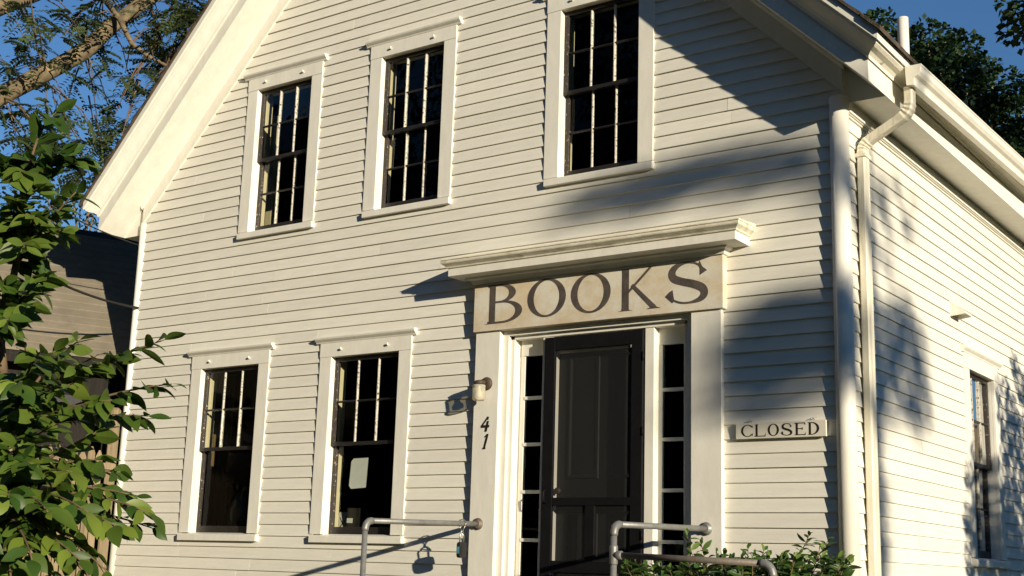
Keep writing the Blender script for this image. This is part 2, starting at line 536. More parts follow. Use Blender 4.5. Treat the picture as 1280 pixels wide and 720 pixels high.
for k in range(k0, 30):
    z = LZ0 + k * LAP
    if z > 5.16: break
    cuts = []
    if z + LAP > SWIN[2] - 0.085 and z < SWIN[3] + 0.19: cuts = [(SWIN[0] - 0.13, SWIN[1] + 0.13)]
    for a, b in spans(0.02, DEEP, cuts):
        js = []; x = a + rnd.uniform(1.2, 3.0)
        while x < b - 0.7 and b - a > 2.5: js.append(x); x += rnd.uniform(2.4, 4.2)
        xs = [a] + js + [b]
        for p, q in zip(xs, xs[1:]):
            if z > 1.25 and p < 5.6:
                o = bpy.data.objects.new('clapboard', clap_mesh(q - p - 0.0028, LAP + 0.018))
                o.rotation_euler = (0, 0, R(90))
                o.location = (rnd.uniform(-0.0012, 0.0012), p, z + rnd.uniform(-0.0015, 0.0015))
                COL.objects.link(o); put(o, side_wall)
            else: add_rest(0, p, z, q - p, LAP + 0.018, 'y')
tag(rest.build('lower_siding', 'siding', house), kind='stuff')

# ---- corner posts
MB().lathe((-0.04, -0.01, 0), [(0.072, ZB), (0.072, 5.21)], n=28).build('corner_column', 'trim', house)
MB().lathe((LX + 0.006, -0.002, 0), [(0.046, ZB), (0.046, 5.28)], n=20).build('corner_post', 'trim', house)

B(-0.09, -0.001, -0.016, 0.0015, 4.9, 5.34).build('corner_block', 'trim', house)
# ---- rake, eaves
PROF = [(10.075, 0.51, 0.452), (9.994, 0.51, 0.452), (9.988, 0.492, 0.438), (9.965, 0.486, 0.432), (9.925, 0.462, 0.408), (9.875, 0.420, 0.368),
        (9.835, 0.396, 0.345), (9.807, 0.388, 0.340), (9.807, 0.370, 0.327), (9.631, 0.370, 0.327)]
def rake_z(sd, c, o): return SLOPE[sd][0] + (c - 9.40) - SLOPE[sd][1] * o
def wx(sd, o): return o if sd > 0 else LX - o
def eaves(sd):
    X = lambda o: wx(sd, o)
    Z = lambda c, o: rake_z(sd, c, o)
    zr = lambda c: c + 0.005                       # height on the ridge line
    for a, b, nm in ((0, 2, 'rake_fillet'), (2, 7, 'crown_moulding'), (8, 9, 'fascia_board')):
        m = MB()
        for i in range(a, b):
            c0, d0, o0 = PROF[i]; c1, d1, o1 = PROF[i + 1]
            m.face([(XC, -d0, zr(c0)), (X(o0), -d0, Z(c0, o0)), (X(o1), -d1, Z(c1, o1)), (XC, -d1, zr(c1))])
            m.face([(X(o0), -d0, Z(c0, o0)), (X(o0), DEEP, Z(c0, o0)), (X(o1), DEEP, Z(c1, o1)), (X(o1), -d1, Z(c1, o1))])
        if nm == 'fascia_board':
            c8, d8, o8 = PROF[7]; d9, o9 = PROF[8][1:]
            m.face([(XC, -d8, zr(c8)), (X(o8), -d8, Z(c8, o8)), (X(o9), -d9, Z(c8, o9)), (XC, -d9, zr(c8))])
            m.face([(X(o8), -d8, Z(c8, o8)), (X(o8), DEEP, Z(c8, o8)), (X(o9), DEEP, Z(c8, o9)), (X(o9), -d9, Z(c8, o9))])
        m.build(nm, 'peel' if (nm == 'crown_moulding' and sd > 0) else 'trim', house)
    c, d, o = PROF[9]; ze = Z(c, o)
    m = MB()
    m.face([(XC, -d, zr(c)), (X(o), -d, ze), (X(o), 0.0, ze), (XC, 0.0, zr(c))])
    m.face([(X(o), 0.0, ze), (X(o), DEEP, ze), (X(0.0), DEEP, ze + 0.02), (X(0.0), 0.0, ze + 0.02)])
    m.face([(X(o), -0.001, ze), (X(0.0), -0.001, Z(c, 0.0)), (X(0.0), -0.001, ze)])
    m.build('soffit', 'trim', house)
    # frieze board on the gable wall, and its bed moulding
    m = MB()
    y0, y1, ca, cb = -0.038, 0.0, 9.40, c + 0.004
    m.loft([[(XC, y0, zr(ca)), (XC, y1, zr(ca)), (XC, y1, zr(cb)), (XC, y0, zr(cb))],
            [(X(0.0), y0, Z(ca, 0)), (X(0.0), y1, Z(ca, 0)), (X(0.0), y1, Z(cb, 0)), (X(0), y0, Z(cb, 0))]])
    m.build('frieze_board', 'trim', house)
    m = MB()
    pr = [(-0.038, c - 0.042), (-0.05, c - 0.034), (-0.062, c - 0.016), (-0.066, c - 0.001), (-0.038, c - 0.001)]
    m.loft([[(XC, y, zr(cc)) for y, cc in pr], [(X(0.02), y, Z(cc, 0.02)) for y, cc in pr]])
    m.build('bed_moulding', 'trim', house)
    xa, xb = sorted((X(0.002), X(0.036)))
    B(xa, xb, -0.002, DEEP, 5.075, ze + 0.018).build('side_frieze', 'trim', house)
    xa, xb = sorted((X(0.036), X(0.05)))
    B(xa, xb, -0.002, DEEP, 5.083, 5.098).build('frieze_bead', 'trim', house)
eaves(1); eaves(-1)

def roof():
    m = MB(); n = 34
    for sd in (1, -1):
        ol, orr = (XC if sd > 0 else LX - XC), 0.482
        for k in range(n):
            a = ol + (orr - ol) * k / n; b = ol + (orr - ol) * (k + 1) / n
            za = rake_z(sd, 10.105, a); zb = rake_z(sd, 10.105, b)
            j = 0.012 * ((k * 7) % 3 - 1) * 0.5
            m.loft([[(wx(sd, a), y, za), (wx(sd, b), y, zb + 0.012), (wx(sd, b), y, zb - 0.026), (wx(sd, a), y, za - 0.026)] for y in (-0.532 + j, DEEP + 0.4)])
    m.build('roof', 'shingle', house)
roof()
MB().lathe((-0.18, 2.0, 0), [(0.05, 6.0), (0.05, 6.665), (0.043, 6.668), (0.043, 6.5)], n=20).build('vent_pipe', 'pvc', house)

# ---- gutter and downspout
def gutter():
    m = MB()
    pr = [(0.445, 0.005), (0.452, -0.145), (0.505, -0.152), (0.508, -0.148), (0.508, -0.105), (0.514, -0.092), (0.538, -0.076), (0.556, -0.050), (0.560, -0.012),
          (0.566, -0.006), (0.566, 0.006), (0.552, 0.006), (0.548, -0.035), (0.528, -0.064), (0.508, -0.088), (0.495, -0.140), (0.460, -0.136), (0.453, 0.005)]
    ys = [0.10, 2.5, 5.0, DEEP]
    zg = lambda y: 5.395 + 0.028 * y
    m.loft([[(x, y, zg(y) + z) for x, z in pr] for y in ys])
    g_ = m.build('gutter', 'gutter', house)
    e = MB()
    e.loft([[(x, y, zg(0) + z) for x, z in pr[:11]] for y in (0.092, 0.099)])
    e.build('end_cap', 'gutter', g_)
    # downspout: outlet, two elbows, diagonal run and the drop along the wall
    def rect(c, t, wx, wy, n=None):
        t = Vector(t).normalized()
        u = Vector((0, 1, 0)); v = t.cross(u).normalized()
        ring = []
        for sx, sy in ((-1, -.7), (-.7, -1), (.7, -1), (1, -.7), (1, .7), (.7, 1), (-.7, 1), (-1, .7)):
            ring.append(Vector(c) + v * wx * sx + u * wy * sy)
        return ring
    yc = 0.155
    dsp = MB()
    pts = [(0.063, 1.05), (0.063, 4.80)]
    rr = [rect((0.063, yc + 0.045, z), (0, 0, 1), 0.034, 0.058) for z in (0.55, 2.0, 3.4, 4.80)]
    dsp.loft(rr)
    d_ = dsp.build('downspout', 'spout', house, 0.004)
    # corrugated elbow and offset
    path = [(0.063, 4.79), (0.063, 4.83), (0.070, 4.855), (0.088, 4.880), (0.112, 4.900), (0.15, 4.922), (0.25, 4.975), (0.34, 5.022), (0.385, 5.048), (0.412, 5.070),
            (0.430, 5.098), (0.438, 5.130), (0.440, 5.17), (0.440, 5.262)]
    rings = []
    sub = []
    for a, b in zip(path, path[1:]):
        k = 2 if abs(a[0] - b[0]) + abs(a[1] - b[1]) < 0.06 else 1
        for j in range(k): sub.append((a[0] + (b[0] - a[0]) * j / k, a[1] + (b[1] - a[1]) * j / k))
    sub.append(path[-1])
    for i, (x, z) in enumerate(sub):
        a = sub[max(0, i - 1)]; b = sub[min(len(sub) - 1, i + 1)]
        t = (b[0] - a[0], 0, b[1] - a[1])
        bend = (0.062 < x < 0.13 and z > 4.8) or (0.37 < x < 0.4395 and z < 5.2)
        s_ = 1.0 + (0.11 if (bend and i % 2) else 0.0)
        rings.append(rect((x, yc + 0.045, z), t, 0.033 * s_, 0.052 * s_))
    e2 = MB(); e2.loft(rings)
    e2.build('spout_elbow', 'spout', d_)
    st = B(0.005, 0.105, yc - 0.022, yc + 0.112, 4.765, 4.795)
    st.build('spout_strap', 'spout', d_, 0.003)
gutter()

# ---- windows
def window(x0, x1, z0, z1, lower_cols, xf=None, shades=False):
    """double-hung window on the front wall; xf maps it onto another wall"""
    W = MB
    tr = []
    root = None
    zm = z0 + (z1 - z0) * 0.505
    def add(m, name, mt, bev=0.0):
        nonlocal root
        if xf: m.v = [xf(p) for p in m.v]
        o = m.build(name, mt, root if root else house, bev)
        return o
    c = 0.148
    cas = W().box(x0 - c, x0, -0.030, 0.0, z0, z1)
    root = add(cas, 'window', 'trim', 0.003)
    add(W().box(x1, x1 + c, -0.030, 0.0, z0, z1), 'casing', 'trim', 0.003)
    add(W().box(x0 - c - 0.002, x1 + c + 0.002, -0.034, 0.0, z1, z1 + 0.136), 'head_board', 'trim', 0.003)
    # drip cap with a small moulding
    cm = W()
    pr = [(0.0, 0.136), (-0.036, 0.136), (-0.042, 0.150), (-0.054, 0.160), (-0.066, 0.172), (-0.070, 0.184), (-0.070, 0.194), (0.0, 0.202)]
    cm.loft([[(x, y if abs(y) < 1e-6 else y, z1 + z) for y, z in pr] for x in (x0 - c - 0.055, x1 + c + 0.055)])
    add(cm, 'drip_cap', 'trim', 0.002)
    sl = W()
    pr = [(0.03, 0.004), (-0.060, -0.016), (-0.060, -0.078), (0.0, -0.078), (0.0, -0.03), (0.03, -0.03)]
    sl.loft([[(x, y, z0 + z) for y, z in pr] for x in (x0 - c + 0.020, x1 + c - 0.020 + 0.03)])
    add(sl, 'sill', 'trim', 0.004)
    # reveals (exterior jambs) and the deep interior jambs
    for (xa, xb) in ((x0 - 0.02, x0), (x1, x1 + 0.02)):
        add(W().box(xa, xb, 0.001, 0.105, z0, z1), 'jamb', 'trim')
        add(W().box(xa, xb, 0.105, 0.20, z0 - 0.03, z1), 'inner_jamb', 'jamb')
    add(W().box(x0, x1, 0.001, 0.20, z1, z1 + 0.02), 'head_jamb', 'jamb')
    add(W().box(x0, x1, 0.03, 0.22, z0 - 0.035, z0 - 0.006), 'stool', 'jamb')
    st = 0.042
    for (za, zb, y0, cols, rows, kind) in ((zm - 0.02, z1, 0.030, 3, 2, 'upper'), (z0, zm + 0.022, 0.072, 3 if lower_cols > 1 else 1, 2 if lower_cols > 1 else 1, 'lower')):
        y1 = y0 + 0.036
        tb = 0.042 if kind == 'upper' else 0.034
        bb = 0.034 if kind == 'upper' else 0.072
        add(W().box(x0, x0 + st, y0, y1, za, zb), 'sash_stile', 'stile', 0.002)
        add(W().box(x1 - st, x1, y0, y1, za, zb), 'sash_stile', 'stile', 0.002)
        add(W().box(x0 + st, x1 - st, y0 + 0.001, y1 - 0.001, zb - tb, zb), 'sash_rail', 'sash', 0.002)
        add(W().box(x0 + st, x1 - st, y0 + 0.001, y1 - 0.001, za, za + bb), 'sash_rail', 'sash', 0.002)
        ix0, ix1, iz0, iz1 = x0 + st, x1 - st, za + bb, zb - tb
        pw = (ix1 - ix0) / cols; ph = (iz1 - iz0) / rows
        t = 0.011
        for i in range(1, cols):
            x = ix0 + pw * i
            add(W().loft([[(x - 0.004, y0 + 0.003, z), (x + 0.004, y0 + 0.003, z), (x + t, y0 + 0.018, z), (x + t - 0.003, y1, z), (x - t + 0.003, y1, z), (x - t, y0 + 0.018, z)] for z in (iz0, iz1)]), 'muntin', 'muntin')
        for j in range(1, rows):
            z = iz0 + ph * j
            for i in range(cols):
                xa = ix0 + pw * i + (t if i else 0); xb = ix0 + pw * (i + 1) - (t if i < cols - 1 else 0)
                add(W().loft([[(x, y0 + 0.003, z - 0.004), (x, y0 + 0.003, z + 0.004), (x, y0 + 0.018, z + t), (x, y1, z + t - 0.003), (x, y1, z - t + 0.003), (x, y0 + 0.018, z - t)] for x in (xa, xb)]), 'muntin', 'sash')
        for i in range(cols):
            for j in range(rows):
                xa = ix0 + pw * i + (t if i else 0); xb = ix0 + pw * (i + 1) - (t if i < cols - 1 else 0)
                zA = iz0 + ph * j + (t if j else 0); zB = iz0 + ph * (j + 1) - (t if j < rows - 1 else 0)
                tx, tz = rnd.uniform(-.004, .004), rnd.uniform(-.004, .004)
                yy = y0 + 0.021
                add(W().face([(xa, yy - tx, zA), (xb, yy + tx, zA), (xb, yy + tx + tz, zB), (xa, yy - tx + tz, zB)]), 'pane', 'glass')
    return root
for x0, x1, z0, z1, n in WIN: window(x0, x1, z0, z1, n)
sw = window(SWIN[0], SWIN[1], SWIN[2], SWIN[3], 6, xf=lambda p: (-p[1], p[0], p[2]))
# shutter dogs / hooks on the head boards
for x0, x1, z0, z1, n in WIN:
    for t in (0.17, 0.83):
        x = x0 - 0.02 + (x1 - x0 + 0.04) * t
        MB().tube([(x, -0.028, z1 + 0.062), (x, -0.050, z1 + 0.064), (x + 0.012, -0.058, z1 + 0.076)], 0.008, 8).build('shutter_hook', 'trim', house)
# folded interior shutters behind the left upper window
for k, (xa, xb) in enumerate(((-6.57, -6.475), (-6.66, -6.56))):
    B(xa, xb, 0.30 + 0.1 * k, 0.325 + 0.1 * k, 4.93, 6.35).build('inner_shutter', 'jamb', house, 0.004)

# ---- door surround
def entrance():
    PY = -0.062
    for xa, xb in ((-3.396, -3.134), (-1.274, -1.012)):
        p = B(xa, xb, PY, 0.0, 1.35, 3.643).build('pilaster', 'trim', house, 0.003)
    # stepped inner casings
    for xa, xb, y in ((-3.134, -3.074, -0.012), (-3.074, -3.034, 0.022), (-3.034, -3.014, 0.115)):
        B(xa, xb, y, 0.14, 1.35, 3.60).build('inner_casing', 'trim', house, 0.002)
        B(2 * -2.204 - xb, 2 * -2.204 - xa, y, 0.14, 1.35, 3.60).build('inner_casing', 'trim', house, 0.002)
    for za, zb, y in ((3.598, 3.643, -0.012), (3.566, 3.598, 0.022)):
        B(-3.074 if y > 0 else -3.134, -1.334 if y > 0 else -1.274, y, 0.14, za, zb).build('head_casing', 'trim', house, 0.002)
    B(-3.014, -1.394, 0.10, 0.14, 3.43, 3.566).build('transom_panel', 'trim', house, 0.002)
    # mullion posts
    for xa, xb in ((-2.742, -2.632), (-1.738, -1.655)):
        B(xa, xb, 0.030, 0.14, 1.35, 3.566).build('mullion', 'trim', house, 0.003)
    # sidelights
    for xa, xb in ((-3.014, -2.742), (-1.655, -1.394)):
        s = B(xa, xa + 0.038, 0.105, 0.135, 1.35, 3.43).build('sidelight', 'trim', house)
        B(xb - 0.03, xb, 0.105, 0.135, 1.35, 3.43).build('sash_stile', 'trim', s)
        zs = [1.46, 1.855, 2.257, 2.66, 3.06, 3.425]
        B(xa + 0.038, xb - 0.03, 0.105, 0.135, 1.35, 1.46).build('sash_rail', 'trim', s)
        for z in zs[1:-1]: B(xa + 0.038, xb - 0.03, 0.100, 0.130, z - 0.014, z + 0.014).build('muntin', 'trim', s, 0.003)
        for za, zb in zip(zs, zs[1:]):
            t = rnd.uniform(-.004, .004)
            MB().face([(xa + 0.038, 0.120 + t, za + 0.014), (xb - 0.03, 0.120 - t, za + 0.014), (xb - 0.03, 0.120 - t, zb - 0.014), (xa + 0.038, 0.120 + t, zb - 0.014)]).build('pane', 'glass', s)
    # inner panelled door
    d = B(-2.632, -1.738, 0.125, 0.16, 1.35, 3.56).build('front_door', 'door', house)
    for xa, xb, za, zb in ((-2.53, -2.22, 2.36, 3.40), (-2.12, -1.81, 2.36, 3.40), (-2.53, -2.22, 1.45, 2.1), (-2.12, -1.81, 1.45, 2.1)):
        m = MB()
        def ringr(i, y): return [(xa + i, y, za + i), (xb - i, y, za + i), (xb - i, y, zb - i), (xa + i, y, zb - i)]
        m.loft([ringr(0, 0.1249), ringr(0.006, 0.112), ringr(0.022, 0.112), ringr(0.040, 0.123)], caps=False)
        m.build('panel_moulding', 'door', d)
    MB().lathe((-2.585, 0.118, 2.26), [(0.012, 0.0), (0.012, 0.03), (0.028, 0.04), (0.028, 0.06), (0.01, 0.066)], 'y', 14).build('door_knob', 'bronze', d)
    # screen door
    X0, X1, Z0, Z1, Y0, Y1 = -2.700, -1.742, 1.36, 3.552, -0.004, 0.026
    s = B(X0, X0 + 0.105, Y0, Y1, Z0, Z1).build('screen_door', 'black', house, 0.003)
    B(X1 - 0.105, X1, Y0, Y1, Z0, Z1).build('stile', 'black', s, 0.003)
    B(X0 + 0.105, X1 - 0.105, Y0 + 0.001, Y1 - 0.001, Z1 - 0.115, Z1).build('rail', 'black', s, 0.003)
    B(X0 + 0.105, X1 - 0.105, Y0 + 0.001, Y1 - 0.001, 2.135, 2.200).build('rail', 'black', s, 0.003)
    B(X0 + 0.105, X1 - 0.105, Y0 + 0.001, Y1 - 0.001, 1.595, 1.690).build('rail', 'black', s, 0.003)
    B(-2.268, -2.180, Y0 + 0.002, Y1 - 0.002, 1.690, 2.135).build('centre_stile', 'black', s, 0.003)
    for xa, xb, za, zb in ((X0 + 0.105, X1 - 0.105, 2.2, Z1 - 0.115), (X0 + 0.105, -2.268, 1.69, 2.135), (-2.180, X1 - 0.105, 1.69, 2.135), (X0 + 0.105, X1 - 0.105, Z0, 1.595)):
        MB().face([(xa, 0.014, za), (xb, 0.014, za), (xb, 0.014, zb), (xa, 0.014, zb)]).build('screen_mesh', 'screen', s)
    MB().tube([(X0 + 0.05, -0.004, 2.16), (X0 + 0.05, -0.04, 2.17), (X0 + 0.05, -0.045, 2.25), (X0 + 0.05, -0.004, 2.27)], 0.008, 8).build('handle', 'black', s)
    for z in (1.9, 2.72, 3.33): MB().tube([(X1 + 0.006, -0.006, z - 0.035), (X1 + 0.006, -0.006, z + 0.035)], 0.008, 8).build('hinge', 'black', s)
    # cornice hood
    x0, x1 = -3.575, -0.787
    c = MB()
    c.box(x0, x1, -0.272, 0.0, 4.130, 4.196)
    cor = c.build('door_cornice', 'trim', house, 0.002)
    m = MB()
    pr = [(0.0, 4.196), (0.012, 4.202), (0.016, 4.214), (0.030, 4.226), (0.046, 4.238), (0.050, 4.246), (0.050, 4.266)]
    m.loft([[(x0 - e, -0.272 - e, z), (x1 + e, -0.272 - e, z), (x1 + e, 0.0, z), (x0 - e, 0.0, z)] for e, z in pr])
    m.build('crown_moulding', 'mossy_trim', cor)
    m = MB()
    m.loft([[(x0 - 0.055, -0.328, 4.266), (x1 + 0.055, -0.328, 4.266), (x1 + 0.055, 0, 4.266), (x0 - 0.055, 0, 4.266)],
            [(x0 - 0.055, -0.328, 4.274), (x1 + 0.055, -0.328, 4.274), (x1 + 0.055, 0, 4.300), (x0 - 0.055, 0, 4.300)]])
    m.build('cornice_cap', 'mossy_trim', cor)
    m = MB()
    pr = [(0.062, 4.129), (0.056, 4.117), (0.035, 4.106), (0.022, 4.088), (0.016, 4.074), (0.0, 4.072)]
    bx0, bx1 = -3.412, -0.983
    m.loft([[(bx0 - e, -0.087 - e, z), (bx1 + e, -0.087 - e, z), (bx1 + e, 0.0, z), (bx0 - e, 0.0, z)] for e, z in pr])
    m.build('bed_moulding', 'trim', cor)
entrance()

# ---- side wall dryer hood
def hood():
    y0, y1 = 2.40, 2.60
    m = MB()
    m.face([(0.005, y0, 4.08), (0.005, y1, 4.08), (0.15, y1, 3.965), (0.15, y0, 3.965)])
    m.face([(0.15, y0, 3.965), (0.15, y1, 3.965), (0.15, y1, 3.945), (0.15, y0, 3.945)])
    for y in (y0, y1): m.face([(0.005, y, 4.08), (0.15, y, 3.965), (0.15, y, 3.945), (0.005, y, 3.925)])
    m.face([(0.005, y0, 3.965), (0.14, y0, 3.970), (0.14, y1, 3.970), (0.005, y1, 3.965)])
    m.build('dryer_vent', 'pvc', house)
hood()

# ================================================================ lettering
def ribbon(pts, wid):
    """outline of a stroke of changing width in the 2D letter plane"""
    L, Rr = [], []
    for i, (x, y) in enumerate(pts):
        a = pts[max(0, i - 1)]; b = pts[min(len(pts) - 1, i + 1)]
        dx, dy = b[0] - a[0], b[1] - a[1]
        n = math.hypot(dx, dy) or 1
        nx, ny = -dy / n, dx / n
        h = wid[i] / 2 if isinstance(wid, (list, tuple)) else wid / 2
        L.append((x + nx * h, y + ny * h)); Rr.append((x - nx * h, y - ny * h))
    return L, Rr
def smoothpath(pts, wid, k=6):
    out, w_ = [], []
    n = len(pts)
    for i in range(n - 1):
        p0, p1, p2, p3 = pts[max(0, i - 1)], pts[i], pts[i + 1], pts[min(n - 1, i + 2)]
        for j in range(k):
            t = j / k
            f = lambda a, b, c, d: 0.5 * (2 * b + (c - a) * t + (2 * a - 5 * b + 4 * c - d) * t * t + (3 * b - a - 3 * c + d) * t ** 3)
            out.append((f(p0[0], p1[0], p2[0], p3[0]), f(p0[1], p1[1], p2[1], p3[1])))
            w_.append(f(wid[max(0, i - 1)], wid[i], wid[i + 1], wid[min(n - 1, i + 2)]))
    out.append(pts[-1]); w_.append(wid[-1])
    return out, w_
def arc(cx, cy, rx, ry, a0, a1, n=24):
    return [(cx + rx * math.cos(R(a0 + (a1 - a0) * i / n)), cy + ry * math.sin(R(a0 + (a1 - a0) * i / n))) for i in range(n + 1)]
def glyph(ch, w, h, hv, th):
    """list of (outer path, inner path) strips; hv heavy stroke, th thin stroke"""
    S = []
    def seg(a, b, wd): S.append(ribbon([a, b], wd))
    def ring(cx, cy, rx, ry, tx, ty, a0=0, a1=360, n=40, tilt=0.0):
        o = arc(cx, cy, rx, ry, a0, a1, n); i = arc(cx, cy, rx - tx, ry - ty, a0 + tilt, a1 + tilt, n)
        S.append((o, i))
    def serif(x, y, wd, up=True):
        t = th * 0.75; s = 1 if up else -1
        S.append(([(x - wd / 2, y), (x - wd / 4, y + s * t * 0.5), (x - hv * .5, y + s * t * 1.7)], [(x + wd / 2, y), (x + wd / 4, y + s * t * 0.5), (x + hv * .5, y + s * t * 1.7)]))
    if ch == 'O': ring(w / 2, h / 2, w / 2, h / 2, hv, th, tilt=0)
    elif ch == 'C':
        ring(w * .52, h / 2, w * .52, h / 2, hv, th, 38, 322)
        S.append(([(w * .93, h * .98), (w * .93, h * .66)], [(w * .90, h * .84), (w * .89, h * .80)]))
        S.append(([(w * .95, h * .33), (w * .93, h * .04)], [(w * .90, h * .24), (w * .89, h * .16)]))
    elif ch == 'B':
        sx = w * .20
        seg((sx, 0), (sx, h), hv); serif(sx - hv * .2, 0, hv * 2.0); serif(sx - hv * .2, h, hv * 2.0, False)
        for y0, y1, rx in ((h * .52, h, w * .42), (0, h * .52 + th, w * .53)):
            cy, ry = (y0 + y1) / 2, (y1 - y0) / 2
            xo = w - (w * .53 if y0 == 0 else w * .60)
            o = [(sx, y1)] + arc(xo, cy, rx + (0 if y0 else 0), ry, 90, -90, 20) + [(sx, y0)]
            i_ = [(sx, y1 - th)] + arc(xo, cy, rx - hv * 1.05, ry - th, 90, -90, 20) + [(sx, y0 + th)]
            S.append((o, i_))
    elif ch == 'K':
        sx = w * .20
        seg((sx, 0), (sx, h), hv); serif(sx, 0, hv * 2.2); serif(sx, h, hv * 2.0, False)
        seg((sx + hv * .3, h * .42), (w * .80, h * .985), th * 1.15)
        S.append(([(w * .66, h), (w * .74, h * .985)], [(w * .98, h), (w * .85, h * .985)]))
        S.append(ribbon([(w * .36, h * .60), (w * .86, h * .05)], [hv * .46, hv * .62]))
        S.append(([(w * .70, 0), (w * .80, h * .03), (w * .84, h * .12)], [(w * 1.04, 0), (w * .95, h * .03), (w * .90, h * .10)]))
    elif ch == 'S':
        p = [(.86, .76), (.80, .86), (.66, .95), (.46, .965), (.26, .90), (.16, .76), (.21, .62), (.42, .525), (.66, .45), (.86, .34), (.90, .20), (.80, .085), (.58, .03), (.36, .045), (.18, .13), (.10, .26)]
        q = [.5, .6, .7, .75, 1.6, 2.3, 2.3, 2.2, 2.3, 2.4, 2.3, 1.5, .7, .7, .65, .5]
        a, b = smoothpath([(x * w, y * h) for x, y in p], [max(th * .8, hv * k / 2.35) if k > 1 else th * k * 1.5 for k in q])
        S.append(ribbon(a, b))
        S.append(([(w * .80, h * .985), (w * .86, h * .84), (w * .97, h * .74)], [(w * .76, h * .90), (w * .80, h * .80), (w * .80, h * .64)]))
        S.append(([(w * .0, h * .22), (w * .10, h * .32), (w * .18, h * .36)], [(w * .17, h * .05), (w * .22, h * .10), (w * .20, h * .22)]))
    elif ch == 'L':
        sx = w * .18
        seg((sx, 0), (sx, h), hv); serif(sx, h, hv * 2.4, False)
        seg((sx - hv, th * .55), (w * .95, th * .55), th * 1.1)
        S.append(([(w * .74, 0), (w * .97, 0)], [(w * .90, th), (w * 1.0, h * .30)]))
    elif ch == 'E':
        sx = w * .20
        seg((sx, 0), (sx, h), hv)
        for y, e in ((th * .55, .95), (h * .52, .70), (h - th * .55, .92)): seg((sx - (hv if y != h * .52 else 0), y), (w * e, y), th * 1.1)
        S.append(([(w * .78, 0), (w * .95, 0)], [(w * .90, th), (w * 1.0, h * .26)]))
        S.append(([(w * .78, h), (w * .93, h)], [(w * .86, h - th), (w * .95, h * .76)]))
        S.append(([(w * .68, h * .62), (w * .68, h * .42)], [(w * .73, h * .62), (w * .73, h * .42)]))
    elif ch == 'D':
        sx = w * .20
        seg((sx, 0), (sx, h), hv); serif(sx, 0, hv * 2.2); serif(sx, h, hv * 2.2, False)
        o = [(sx, h)] + arc(w * .36, h / 2, w * .64, h / 2, 90, -90, 24) + [(sx, 0)]
        i_ = [(sx, h - th)] + arc(w * .36, h / 2, w * .64 - hv, h / 2 - th, 90, -90, 24) + [(sx, th)]
        S.append((o, i_))
    elif ch == '4':
        seg((.42 * w + .2 * w, h), (.02 * w, .34 * h), th * 1.6)
        S.append(ribbon([(.66 * w, h), (.66 * w, .8 * h)], th * 1.2))
        seg((.0, .36 * h), (w, .36 * h), th * 2.0)
        S.append(ribbon([(.72 * w, .72 * h), (.70 * w, 0)], [hv * .9, hv]))
    elif ch == '1':
        S.append(ribbon([(.6 * w, h), (.55 * w, .5 * h), (.5 * w, 0)], [hv * .9, hv, hv * .8]))
        S.append(ribbon([(.6 * w, .97 * h), (.22 * w, .78 * h)], [th * 1.6, th * .8]))
        seg((.28 * w, .02 * h), (.74 * w, .02 * h), th * 1.3)
    return S
def letter(ch, x, z, w, h, y, hv, th, mt, parent, name='letter', slant=0.0):
    m = MB()
    for k, (o, i) in enumerate(glyph(ch, w, h, hv, th)):
        yy = y - 0.0008 - 0.0004 * k
        for a in range(len(o) - 1):
            q = [o[a], o[a + 1], i[a + 1], i[a]]
            m.face([(x + px_ + slant * pz, yy, z + pz) for px_, pz in q])
    return m.build(name, mt, parent)

sign = thing('shop_sign', 'tan painted BOOKS signboard with dark serif letters over the doorway', 'sign', (-2.198, -0.05, 3.643))
B(-3.412, -0.983, -0.087, 0.0, 3.6435, 4.0715).build('board', 'sign', sign, 0.003)
for ch, a, b, zb, zt in (('B', -3.292, -2.887, 3.702, 4.052), ('O', -2.838, -2.441, 3.714, 4.052), ('O', -2.393, -2.001, 3.709, 4.052), ('K', -1.940, -1.546, 3.695, 4.047), ('S', -1.493, -1.107, 3.702, 4.050)):
    letter(ch, a, zb, b - a, zt - zb, -0.0872, 0.068, 0.018, 'letter', sign)

cs = thing('closed_sign', 'small cream CLOSED board hanging on the siding right of the doorway', 'sign', (-0.54, -0.02, 2.63))
B(-0.898, -0.180, -0.052, -0.030, 2.624, 2.744).build('board', 'closed', cs, 0.002)
for ch, a, b in (('C', -.853, -.750), ('L', -.742, -.651), ('O', -.636, -.546), ('S', -.531, -.440), ('E', -.423, -.332), ('D', -.321, -.230)):
    letter(ch, a, 2.638, b - a, 0.092, -0.0522, 0.017, 0.0055, 'ink', cs)
for x in (-.80, -.775, -.30, -.275):
    MB().tube([(x, -0.044, 2.742), (x + 0.006, -0.044, 2.758), (x + 0.014, -0.03, 2.765)], 0.003, 6).build('hook', 'steel', cs)

num = thing('house_number', 'black slanted metal 41 on the left door pilaster under the lamp', 'house number', (-3.26, -0.06, 2.62))
for ch, x, z, w_, h_ in (('4', -3.314, 2.764, 0.088, 0.128), ('1', -3.300, 2.618, 0.07, 0.126)):
    letter(ch, x, z, w_, h_, -0.064, 0.024, 0.011, 'ink', num, 'digit', 0.22)

